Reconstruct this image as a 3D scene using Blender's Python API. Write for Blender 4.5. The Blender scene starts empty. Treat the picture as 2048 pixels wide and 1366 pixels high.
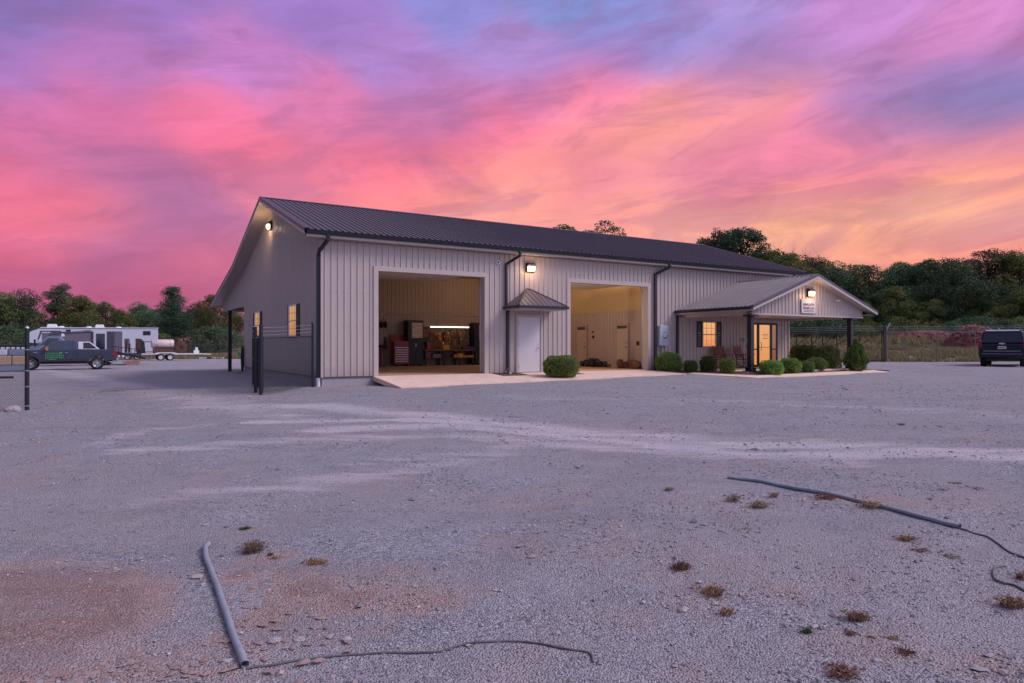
import bpy, bmesh, math, random
import numpy as np
from mathutils import Vector, Matrix, noise as mnoise

# ------------------------------------------------------------------ camera
FPX, TH, HOR = 1371.67, .5472, 691.55          # focal length in photo pixels, heading, horizon row
CAM = Vector((-6.54, -23.0635, 1.0643))
ct, st = math.cos(TH), math.sin(TH)
S = bpy.context.scene
cd = bpy.data.cameras.new('camera'); cam = bpy.data.objects.new('camera', cd)
S.collection.objects.link(cam); S.camera = cam
cam.location = CAM; cam.rotation_euler = (math.radians(90), 0, -TH)
cd.sensor_width = 36; cd.lens = FPX/2048*36; cd.shift_y = (HOR-683)/2048
cd.clip_start = .05; cd.clip_end = 3000
S.view_settings.view_transform = 'Standard'; S.view_settings.look = 'None'
S.view_settings.exposure = 0; S.view_settings.gamma = 1
R = math.radians

# ------------------------------------------------------------------ node helper
class NT:
    def __init__(s, tree): s.t = tree
    def n(s, typ, ins=None, **props):
        nd = s.t.nodes.new(typ)
        for k, v in props.items(): setattr(nd, k, v)
        for k, v in (ins or {}).items():
            sk = nd.inputs[k]
            if isinstance(v, bpy.types.NodeSocket): s.t.links.new(v, sk)
            else:
                if hasattr(sk.default_value, '__len__') and not hasattr(v, '__len__'): v = [v]*len(sk.default_value)
                elif hasattr(sk.default_value, '__len__') and len(sk.default_value) == 4 and len(v) == 3: v = (*v, 1)
                sk.default_value = v
        return nd
    def m(s, op, a, b=0., c=None, clamp=False):
        ins = {0: a, 1: b}
        if c is not None: ins[2] = c
        return s.n('ShaderNodeMath', ins, operation=op, use_clamp=clamp).outputs[0]
    def noise(s, vec, scale, detail=3, rough=.5, out='Fac', dist=0.):
        return s.n('ShaderNodeTexNoise', {'Vector': vec, 'Scale': scale, 'Detail': detail, 'Roughness': rough, 'Distortion': dist}).outputs[out]
    def ramp(s, fac, pts, interp='LINEAR'):
        nd = s.n('ShaderNodeValToRGB', {'Fac': fac}); cr = nd.color_ramp; cr.interpolation = interp
        while len(cr.elements) < len(pts): cr.elements.new(.5)
        for e, (p, c) in zip(cr.elements, pts):
            e.position = p; e.color = (c, c, c, 1) if not hasattr(c, '__len__') else (*c[:3], 1)
        return nd.outputs['Color']
    def mix(s, fac, a, b, mode='MIX'):
        nd = s.n('ShaderNodeMix', data_type='RGBA', blend_type=mode)
        for k, v in ((0, fac), (6, a), (7, b)):
            sk = nd.inputs[k]
            if isinstance(v, bpy.types.NodeSocket): s.t.links.new(v, sk)
            else: sk.default_value = v if not hasattr(v, '__len__') or len(v) == 4 else (*v, 1)
        return nd.outputs[2]
def lin(c): return tuple((v/255/12.92 if v/255 <= .04045 else ((v/255+.055)/1.055)**2.4) for v in c)

# ------------------------------------------------------------------ world: sunset clouds by direction
W = bpy.data.worlds.new('World'); S.world = W; W.use_nodes = True
wt = W.node_tree; wt.nodes.clear(); N = NT(wt)
dirv = N.n('ShaderNodeTexCoord').outputs['Generated']
def wdot(v): return N.n('ShaderNodeVectorMath', {0: dirv, 1: v}, operation='DOT_PRODUCT').outputs['Value']
az = N.m('ARCTAN2', wdot((ct, -st, 0)), wdot((st, ct, 0)))
el = N.m('ARCSINE', wdot((0, 0, 1)))
el2 = N.m('MULTIPLY', el, 1.7)
# domain warp that stretches the clouds into streaks
sv = N.n('ShaderNodeCombineXYZ', {0: N.m('MULTIPLY', az, 2.3), 1: N.m('ADD', N.m('MULTIPLY', el, 7.), N.m('MULTIPLY', az, -1.0)), 2: 3.1}).outputs[0]
wc = N.noise(sv, 1.5, 5, .62, 'Color')
wv = N.n('ShaderNodeVectorMath', {0: wc, 1: (.5, .5, .5)}, operation='SUBTRACT').outputs[0]
wv = N.n('ShaderNodeVectorMath', {0: wv, 1: (.16, .085, 0)}, operation='MULTIPLY').outputs[0]
p0 = N.n('ShaderNodeCombineXYZ', {0: az, 1: el2, 2: 0.}).outputs[0]
pw = N.n('ShaderNodeVectorMath', {0: p0, 1: wv}, operation='ADD').outputs[0]
SKY = [  # photo position, colour seen there (sRGB)
 (0,0,(138,120,192)),(300,0,(160,122,196)),(640,10,(165,128,205)),(900,10,(146,142,214)),(1200,10,(134,146,212)),(1330,70,(148,142,210)),(1500,20,(172,138,208)),(1750,30,(205,132,206)),(2048,10,(214,130,200)),
 (0,130,(168,112,188)),(250,130,(188,112,182)),(500,120,(200,118,190)),(800,110,(180,124,200)),(1050,120,(172,128,200)),(1260,120,(160,134,204)),(1480,110,(158,132,200)),(1650,110,(186,124,188)),(1850,90,(212,124,186)),(2048,100,(205,118,180)),
 (0,240,(212,104,162)),(180,230,(226,110,168)),(420,240,(240,112,158)),(650,215,(220,112,166)),(880,215,(190,110,170)),(1060,190,(222,120,176)),(1240,180,(250,126,160)),(1420,180,(255,140,150)),(1560,185,(252,148,150)),(1700,200,(196,128,186)),(1880,190,(142,134,192)),(2048,170,(136,140,205)),
 (60,300,(208,102,150)),(250,290,(222,104,150)),(450,290,(250,112,142)),(680,300,(226,108,145)),(830,270,(200,102,152)),(1000,270,(250,120,148)),(1180,260,(255,140,145)),(1330,230,(255,160,142)),(1450,285,(228,122,160)),(1620,260,(246,130,165)),(1800,260,(214,124,170)),(1980,220,(134,118,165)),
 (40,370,(246,104,128)),(160,350,(196,98,145)),(280,350,(164,98,148)),(420,350,(226,104,138)),(560,350,(255,120,140)),(720,350,(246,114,136)),(880,330,(244,118,142)),(1040,350,(255,156,140)),(1180,330,(228,118,150)),(1350,320,(222,122,155)),(1500,340,(252,132,152)),(1650,330,(240,124,150)),(1850,300,(248,140,155)),(2030,310,(250,140,150)),
 (60,430,(248,110,124)),(200,420,(246,116,128)),(300,405,(176,98,142)),(400,430,(178,94,138)),(560,400,(240,118,138)),(760,400,(255,140,138)),(1000,420,(255,160,142)),(1250,420,(255,155,140)),(1450,380,(250,148,145)),(1650,380,(255,150,135)),(1850,370,(255,165,122)),(2040,360,(255,160,126)),
 (20,575,(186,78,110)),(70,600,(176,74,108)),(20,480,(236,96,122)),(230,590,(196,80,112)),(380,600,(190,78,112)),(520,560,(214,92,118)),(640,470,(240,120,132)),(330,480,(172,88,134)),(130,470,(240,106,124)),(420,490,(196,92,128)),
 (1300,300,(255,150,146)),(1180,230,(250,134,156)),(1380,250,(255,156,140)),(1240,290,(255,158,140)),(1520,215,(252,150,148)),(1100,320,(255,148,142)),(1080,345,(252,140,145)),(900,380,(255,150,140)),(1560,310,(238,122,158)),(1750,340,(236,122,148)),(1450,345,(226,118,152)),(1640,300,(250,134,158)),
 (1960,190,(150,142,210)),(1880,235,(120,116,170)),(1780,200,(164,128,190)),(1980,265,(190,118,165)),(1580,130,(150,122,180)),(1500,150,(178,124,182)),(1400,110,(166,140,208)),(1950,60,(222,130,192)),(1800,140,(190,122,184)),(1660,60,(206,130,200)),
 (80,520,(222,88,118)),(240,500,(180,88,130)),(400,520,(244,110,122)),(330,560,(205,82,115)),(150,560,(198,78,112)),(440,590,(198,82,112)),(250,460,(236,104,126)),(1400,450,(255,168,138)),(1620,440,(255,178,130)),(1850,440,(255,180,140)),(2040,440,(250,168,145)),(1680,500,(250,160,130)),(1850,510,(252,150,118)),(2040,520,(245,140,125)),
]
acc = None; ws = None
for (px, py, c) in SKY:
    if c[0] > 165: c = (c[0], min(255, c[1]+(7 if c[0] > 243 else 13)), min(255, c[2]+(15 if py > 400 else 10)))
    if px < 700 and py > 330: c = (c[0]-7, c[1]+5, min(255, c[2]+9))
    a = math.atan((px-1024)/FPX); e = math.atan((HOR-py)/FPX*math.cos(a))
    d = N.n('ShaderNodeVectorMath', {0: pw, 1: (a, e*1.7, 0)}, operation='DISTANCE').outputs['Value']
    w = N.m('EXPONENT', N.m('MULTIPLY', N.m('MULTIPLY', d, d), -300.))
    cv = N.n('ShaderNodeVectorMath', {0: lin(c), 3: w}, operation='SCALE').outputs[0]
    acc = cv if acc is None else N.n('ShaderNodeVectorMath', {0: acc, 1: cv}, operation='ADD').outputs[0]
    ws = w if ws is None else N.m('ADD', ws, w)
base = N.ramp(N.m('ADD', N.m('MULTIPLY', el, .6), .1), [(0, (.37, .34, .46)), (.35, (.37, .39, .63)), (1, (.43, .49, .86))])
lobe = N.m('ADD', .45, N.m('MULTIPLY', N.m('MAXIMUM', wdot((.62, -.70, .35)), 0.), 1.9))      # the brighter side of the evening sky, behind and to the right
base = N.n('ShaderNodeVectorMath', {0: base, 3: lobe}, operation='SCALE').outputs[0]
bs = N.n('ShaderNodeVectorMath', {0: base, 3: .015}, operation='SCALE').outputs[0]
acc = N.n('ShaderNodeVectorMath', {0: acc, 1: bs}, operation='ADD').outputs[0]
inv = N.m('DIVIDE', 1., N.m('ADD', ws, .015))
col = N.n('ShaderNodeVectorMath', {0: acc, 3: inv}, operation='SCALE').outputs[0]
# fine streaks of brightness in the cloud sheet
fs = N.noise(sv, 3.4, 7, .62, dist=.6)
br = N.m('ADD', N.m('MULTIPLY', fs, .62), .70)
dk = N.m('MULTIPLY', N.ramp(N.noise(sv, 2.1, 6, .6, dist=.8), [(.50, 0.), (.60, 1.)]), .30)
col = N.mix(dk, col, (.30, .13, .30))       # mauve undersides of the thicker clouds
col = N.n('ShaderNodeVectorMath', {0: col, 3: br}, operation='SCALE').outputs[0]
bg = N.n('ShaderNodeBackground', {'Color': col, 'Strength': 1.0})
wo = N.n('ShaderNodeOutputWorld', {'Surface': bg.outputs[0]})
try: W.cycles.sampling_method = 'MANUAL'; W.cycles.sample_map_resolution = 512
except Exception: pass

# ------------------------------------------------------------------ the soft last light of the sky behind the camera, to the right
sd = bpy.data.lights.new('sun', 'SUN'); sun = bpy.data.objects.new('sun', sd); S.collection.objects.link(sun)
sd.energy = 2.05; sd.angle = R(20); sd.color = (1, .85, .81)
sun.rotation_euler = Vector((-.58, .46, -.67)).to_track_quat('-Z', 'Y').to_euler()

# ------------------------------------------------------------------ object helpers
C = S.collection
def tag(o, label=None, cat=None, group=None, kind=None):
    if label: o['label'] = label
    if cat: o['category'] = cat
    if group: o['group'] = group
    if kind: o['kind'] = kind
    return o
def thing(name, label, cat, loc=(0, 0, 0), rz=0, group=None):
    o = bpy.data.objects.new(name, None); C.objects.link(o); o.empty_display_size = .3
    o.location = loc; o.rotation_euler = (0, 0, rz)
    return tag(o, label, cat, group)
class MB:
    def __init__(s): s.v = []; s.f = []; s.sm = []
    def add(s, vs, fs, smooth=False):
        o = len(s.v); s.v += [tuple(v) for v in vs]; s.f += [tuple(i+o for i in f) for f in fs]; s.sm += [smooth]*len(fs); return s
    def box(s, x0, x1, y0, y1, z0, z1, M=None):
        vs = [Vector((x, y, z)) for z in (z0, z1) for y in (y0, y1) for x in (x0, x1)]
        if M: vs = [M @ v for v in vs]
        return s.add(vs, [(0, 2, 3, 1), (4, 5, 7, 6), (0, 1, 5, 4), (2, 6, 7, 3), (0, 4, 6, 2), (1, 3, 7, 5)])
    def quad(s, *p): return s.add(p, [tuple(range(len(p)))])
    def prism(s, poly, ax, a, b):   # polygon in the other two axes, extruded along ax
        def P(q, t):
            q = list(q); q.insert(ax, t); return q
        n = len(poly); vs = [P(q, a) for q in poly]+[P(q, b) for q in poly]
        return s.add(vs, [tuple(range(n))[::-1], tuple(range(n, 2*n))]+[(i, (i+1) % n, n+(i+1) % n, n+i) for i in range(n)])
    def tube(s, pts, r, n=8, caps=True):
        pts = [Vector(p) for p in pts]; rs = r if hasattr(r, '__len__') else [r]*len(pts); rings = []; up = None
        for i, p in enumerate(pts):
            d = (pts[min(i+1, len(pts)-1)]-pts[max(i-1, 0)]).normalized()
            if up is None: up = Vector((0, 0, 1)) if abs(d.z) < .9 else Vector((1, 0, 0))
            a = d.cross(up).normalized(); b = a.cross(d).normalized(); up = b
            rings.append([p+(a*math.cos(t)+b*math.sin(t))*rs[i] for t in [2*math.pi*k/n for k in range(n)]])
        vs = [v for r_ in rings for v in r_]; fs = []
        for i in range(len(pts)-1):
            for k in range(n): fs.append((i*n+k, i*n+(k+1) % n, (i+1)*n+(k+1) % n, (i+1)*n+k))
        s.add(vs, fs, True)
        if caps: s.add(rings[0], [tuple(range(n))[::-1]]); s.add(rings[-1], [tuple(range(n))])
        return s
    def lathe(s, prof, axis='Z', M=None, n=20, smooth=True):   # prof: (radius, height)
        vs = []
        for r, h in prof:
            for k in range(n):
                a = 2*math.pi*k/n; v = Vector((r*math.cos(a), r*math.sin(a), h))
                if axis == 'Y': v = Vector((v.x, v.z, v.y))
                if axis == 'X': v = Vector((v.z, v.x, v.y))
                vs.append(M @ v if M else v)
        fs = [(i*n+k, i*n+(k+1) % n, (i+1)*n+(k+1) % n, (i+1)*n+k) for i in range(len(prof)-1) for k in range(n)]
        return s.add(vs, fs, smooth)
    def build(s, name, mat, parent=None, bevel=0, fix=True):
        me = bpy.data.meshes.new(name); me.from_pydata(s.v, [], s.f); me.materials.append(mat)
        me.polygons.foreach_set('use_smooth', s.sm)
        if fix:
            bm = bmesh.new(); bm.from_mesh(me); bmesh.ops.recalc_face_normals(bm, faces=bm.faces); bm.to_mesh(me); bm.free()
        me.update(); o = bpy.data.objects.new(name, me); C.objects.link(o)
        if parent: o.parent = parent
        if bevel:
            m = o.modifiers.new('b', 'BEVEL'); m.width = bevel; m.segments = 2; m.limit_method = 'ANGLE'; m.angle_limit = R(35)
        return o
def kids(o): return [c for c in o.children]
def copy_tree(o, parent=None):
    c = o.copy(); C.objects.link(c); c.parent = parent
    for ch in list(o.children): copy_tree(ch, c)
    return c
def bake(mb, M):
    mb.v = [tuple(M @ Vector(v)) for v in mb.v]; return mb
def at(px, py, z):       # where the line of sight through a photo point meets the level z
    r = Vector(((px-1024)/FPX*ct+st, -(px-1024)/FPX*st+ct, -(py-HOR)/FPX)); return CAM+r*((z-CAM.z)/r.z)
def atZ(px, py, Z):
    r = Vector(((px-1024)/FPX*ct+st, -(px-1024)/FPX*st+ct, -(py-HOR)/FPX)); return CAM+r*Z

# ------------------------------------------------------------------ materials
def new_mat(name):
    m = bpy.data.materials.new(name); m.use_nodes = True; m.node_tree.nodes.clear(); return m, NT(m.node_tree)
def finish(N, bsdf): N.n('ShaderNodeOutputMaterial', {'Surface': bsdf})
def paint(name, col, rough=.5, metal=0., var=.12, scale=3., spec=.5, bump=0., bscale=60., dirt=None, coat=0.):
    m, N = new_mat(name); tc = N.n('ShaderNodeTexCoord').outputs['Object']
    f = N.noise(tc, scale, 5, .6)
    c = N.mix(N.m('MULTIPLY', N.m('SUBTRACT', f, .5), 1., clamp=False), col, col)
    c = N.mix(f, tuple(v*(1-var) for v in col), tuple(min(1, v*(1+var)) for v in col))
    if dirt:
        g = N.noise(tc, scale*2.7, 6, .7); c = N.mix(N.ramp(g, [(.52, 0.), (.75, .7)]), c, dirt)
    rg = N.m('ADD', N.m('MULTIPLY', N.noise(tc, scale*4, 4), .2), rough-.1)
    ins = {'Base Color': c, 'Roughness': rg, 'Metallic': metal, 'Specular IOR Level': spec, 'Coat Weight': coat}
    if bump:
        ins['Normal'] = N.n('ShaderNodeBump', {'Height': N.noise(tc, bscale, 4, .6), 'Strength': bump, 'Distance': .01}).outputs[0]
    finish(N, N.n('ShaderNodeBsdfPrincipled', ins).outputs[0]); return m
def glow(name, col, strength, var=0., scale=(1, 1, 1)):
    m, N = new_mat(name); tc = N.n('ShaderNodeTexCoord').outputs['Object']
    mp = N.n('ShaderNodeMapping', {'Vector': tc, 'Scale': scale}).outputs[0]
    c = N.mix(N.noise(mp, 1., 4), tuple(v*(1-var) for v in col), tuple(min(1., v*(1+var)) for v in col)) if var else col
    finish(N, N.n('ShaderNodeEmission', {'Color': c, 'Strength': strength}).outputs[0]); return m

def siding_mat(name, col, streak=.10):
    m, N = new_mat(name); tc = N.n('ShaderNodeTexCoord').outputs['Object']
    mp = N.n('ShaderNodeMapping', {'Vector': tc, 'Scale': (4.4, 4.4, .35)}).outputs[0]
    f = N.noise(mp, 1., 5, .6); g = N.noise(tc, .8, 3)
    z = N.n('ShaderNodeSeparateXYZ', {0: tc}).outputs[2]
    c = N.mix(f, tuple(v*(1-streak) for v in col), tuple(v*(1+streak) for v in col))
    c = N.mix(N.m('MULTIPLY', g, .18), c, tuple(v*.72 for v in col))
    splash = N.m('MULTIPLY', N.ramp(N.m('ADD', z, N.m('MULTIPLY', N.noise(tc, 6., 4), .5)), [(.25, 1.), (.75, 0.)]), .35)
    c = N.mix(splash, c, (col[0]*.62, col[1]*.5, col[2]*.42))
    # screw heads in rows
    sx = N.n('ShaderNodeSeparateXYZ', {0: tc}); uu = N.m('ADD', sx.outputs[0], sx.outputs[1])
    fu = N.m('ABSOLUTE', N.m('SUBTRACT', N.m('FRACT', N.m('ADD', N.m('DIVIDE', uu, .2286), .3)), .5)); fz_ = N.m('ABSOLUTE', N.m('SUBTRACT', N.m('FRACT', N.m('DIVIDE', z, 1.15)), .5))
    c = N.mix(N.m('MULTIPLY', N.m('MULTIPLY', N.m('LESS_THAN', fu, .07), N.m('LESS_THAN', fz_, .013)), .5), c, (.12, .09, .08))
    drip = N.n('ShaderNodeMapping', {'Vector': tc, 'Scale': (9, 9, .22)}).outputs[0]
    c = N.mix(N.ramp(N.noise(drip, 1., 5, .7), [(.60, 0.), (.78, .30)]), c, (.22, .17, .15))
    finish(N, N.n('ShaderNodeBsdfPrincipled', {'Base Color': c, 'Roughness': .42, 'Specular IOR Level': .4,
        'Normal': N.n('ShaderNodeBump', {'Height': N.noise(mp, 2., 4), 'Strength': .12, 'Distance': .02}).outputs[0]}).outputs[0])
    return m
M = {}
M['siding'] = siding_mat('siding', (.465, .395, .36))
M['siding_gable'] = M['siding']
M['trim'] = paint('trim', (.46, .395, .365), .45, var=.06)
M['liner'] = siding_mat('liner', (.38, .30, .265), .08)
M['plywood'] = paint('smooth wall', (.46, .34, .18), .6, var=.1, scale=1.2)
M['roof'] = paint('roof steel', (.12, .092, .105), .5, var=.2, scale=.7, spec=.35)
M['rooftrim'] = paint('roof trim', (.075, .06, .065), .35, var=.1)
M['dark'] = paint('dark bronze', (.011, .012, .019), .45, var=.2)
M['black'] = paint('black paint', (.012, .012, .016), .45, var=.25)
M['rubber'] = paint('rubber', (.018, .018, .018), .8, var=.3, bump=.2)
M['white'] = paint('white paint', (.72, .72, .74), .4, var=.05)
M['signboard'] = paint('sign board', (.50, .49, .52), .5, var=.06)
M['door'] = paint('door paint', (.58, .55, .56), .4, var=.05)
M['idoor'] = paint('inner door paint', (.42, .33, .28), .45, var=.05)
M['steel'] = paint('galvanised steel', (.42, .44, .47), .38, .7, var=.2, scale=12)
M['dullsteel'] = paint('weathered steel', (.16, .165, .18), .6, .3, var=.2, scale=12)
M['chrome'] = paint('chrome', (.6, .6, .62), .2, .9)
M['pipe'] = paint('grey conduit', (.27, .30, .35), .5, var=.15, scale=9, dirt=(.22, .15, .12))
M['cable'] = paint('dusty cable', (.12, .115, .12), .8, var=.4, scale=20, dirt=(.26, .2, .18))
M['metergrey'] = paint('meter grey', (.42, .47, .55), .4, var=.06)
M['hose'] = paint('hose', (.012, .012, .014), .5, var=.2)
M['pvc'] = paint('pvc', (.66, .66, .70), .4, var=.12, scale=8, dirt=(.4, .36, .33))
M['wood'] = paint('stained wood', (.20, .062, .03), .5, var=.35, scale=14, bump=.15)
M['rust'] = paint('rust', (.105, .045, .034), .85, var=.45, scale=6, bump=.3)
M['redsteel'] = paint('red steel', (.24, .014, .018), .35, var=.15)
M['yellow'] = paint('yellow plastic', (.62, .33, .02), .45, var=.1)
M['orange'] = paint('orange plastic', (.55, .2, .03), .45, var=.1)
M['blue'] = paint('blue plastic', (.02, .05, .22), .4, var=.1)
M['bluegrey'] = paint('blue grey cloth', (.16, .20, .30), .8, var=.3, scale=8)
M['brown'] = paint('brown board', (.14, .07, .035), .75, var=.35, scale=5)
M['tan'] = paint('tan cloth', (.40, .27, .17), .9, var=.3, scale=5, bump=.4)
M['paper'] = paint('paper', (.62, .58, .52), .7, var=.06)
M['ink'] = paint('ink', (.05, .04, .06), .6)
M['inkred'] = paint('red ink', (.30, .05, .08), .6)
M['green_ink'] = glow('unused', (0, 0, 0), 0) if False else paint('green lettering', (.06, .55, .10), .5, var=.5, scale=14)
M['truck'] = paint('truck paint', (.034, .046, .078), .25, .15, var=.08, coat=.3)
M['truck_low'] = paint('truck lower paint', (.035, .035, .035), .35, .3, var=.1, coat=.3)
M['suv'] = paint('suv paint', (.005, .008, .024), .25, .0, var=.1, coat=.15, spec=.3)
M['glass'] = paint('tinted glass', (.012, .018, .035), .08, var=.05, spec=.8)
M['rvwhite'] = paint('camper white', (.52, .54, .60), .35, var=.05)
M['rvdark'] = paint('camper dark graphic', (.06, .05, .075), .3, var=.15)
M['rvmid'] = paint('camper brown graphic', (.14, .12, .15), .35, var=.15)
M['taillight'] = paint('tail lamp', (.25, .01, .03), .2)
M['amber'] = paint('amber lens', (.5, .16, .04), .25)
M['wheel'] = paint('alloy wheel', (.42, .43, .46), .3, .8)
M['greenbin'] = paint('green plastic', (.03, .33, .14), .5)
M['tank'] = paint('tank', (.62, .50, .47), .4, var=.1, scale=3)
M['redrock'] = paint('pinkish rusty plate', (.30, .16, .15), .8, var=.35, scale=4)
M['lens'] = glow('lamp lens', (1, .74, .42), 3.2)
M['tubelight'] = glow('fluorescent tube', (1, .93, .82), 4.5)
M['plaque'] = paint('plaque', (.62, .58, .5), .5)

def window_glow(name, top, bot, k, z0, z1):
    m, N = new_mat(name); tc = N.n('ShaderNodeTexCoord').outputs['Object']
    z = N.n('ShaderNodeSeparateXYZ', {0: tc}).outputs[2]
    t = N.n('ShaderNodeMapRange', {0: z, 1: z0, 2: z1}).outputs[0]
    bl = N.m('ADD', .86, N.m('MULTIPLY', N.m('SINE', N.m('MULTIPLY', z, 150.)), .14))     # slats of the blind behind the glass
    f = N.noise(tc, 5., 3)
    c = N.mix(N.m('ADD', t, N.m('MULTIPLY', N.m('SUBTRACT', f, .5), .8), clamp=True), bot, top)
    em = N.n('ShaderNodeEmission', {'Color': c, 'Strength': N.m('MULTIPLY', bl, k)}).outputs[0]
    gl = N.n('ShaderNodeBsdfGlossy', {'Color': (.8, .8, .8), 'Roughness': .03}).outputs[0]
    fr = N.n('ShaderNodeFresnel', {'IOR': 1.5}).outputs[0]
    finish(N, N.n('ShaderNodeMixShader', {0: fr, 1: em, 2: gl}).outputs[0]); return m
M['winlit'] = window_glow('lit blind', (1, .52, .19), (.95, .30, .09), 1.05, 1.0, 2.2)
M['winlit_side'] = window_glow('lit blind side', (1, .56, .22), (.95, .36, .11), .95, 1.4, 2.6)
M['doorlit'] = window_glow('lit lobby glass', (1, .48, .17), (1, .38, .12), .95, .1, 2.1)
M['doordim'] = window_glow('dim lobby glass', (.55, .26, .14), (.42, .17, .09), .6, .1, 2.1)

def concrete_mat(name, col):
    m, N = new_mat(name); tc = N.n('ShaderNodeTexCoord').outputs['Object']
    c = N.mix(N.noise(tc, 1.3, 6, .65), tuple(v*.82 for v in col), tuple(v*1.12 for v in col))
    c = N.mix(N.ramp(N.noise(tc, 2.2, 7, .75), [(.52, 0.), (.70, .7)]), c, tuple(v*.55 for v in col))
    c = N.mix(N.m('MULTIPLY', N.noise(tc, 90., 2), .22), c, tuple(v*.6 for v in col))
    finish(N, N.n('ShaderNodeBsdfPrincipled', {'Base Color': c, 'Roughness': .8,
        'Normal': N.n('ShaderNodeBump', {'Height': N.noise(tc, 50., 5), 'Strength': .25, 'Distance': .01}).outputs[0]}).outputs[0]); return m
M['concrete'] = concrete_mat('pale concrete', (.84, .61, .48))
M['foundation'] = concrete_mat('foundation', (.36, .33, .36))
M['floor'] = concrete_mat('shop floor', (.50, .32, .20))
def mulch_mat():
    m, N = new_mat('mulch'); tc = N.n('ShaderNodeTexCoord').outputs['Object']
    vo = N.n('ShaderNodeTexVoronoi', {'Vector': tc, 'Scale': 28.})
    c = N.mix(N.n('ShaderNodeSeparateXYZ', {0: vo.outputs['Color']}).outputs[0], (.055, .03, .026), (.19, .11, .09))
    finish(N, N.n('ShaderNodeBsdfPrincipled', {'Base Color': c, 'Roughness': .95,
       'Normal': N.n('ShaderNodeBump', {'Height': vo.outputs['Distance'], 'Strength': .9, 'Distance': .03}).outputs[0]}).outputs[0]); return m
M['mulch'] = mulch_mat()

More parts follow.
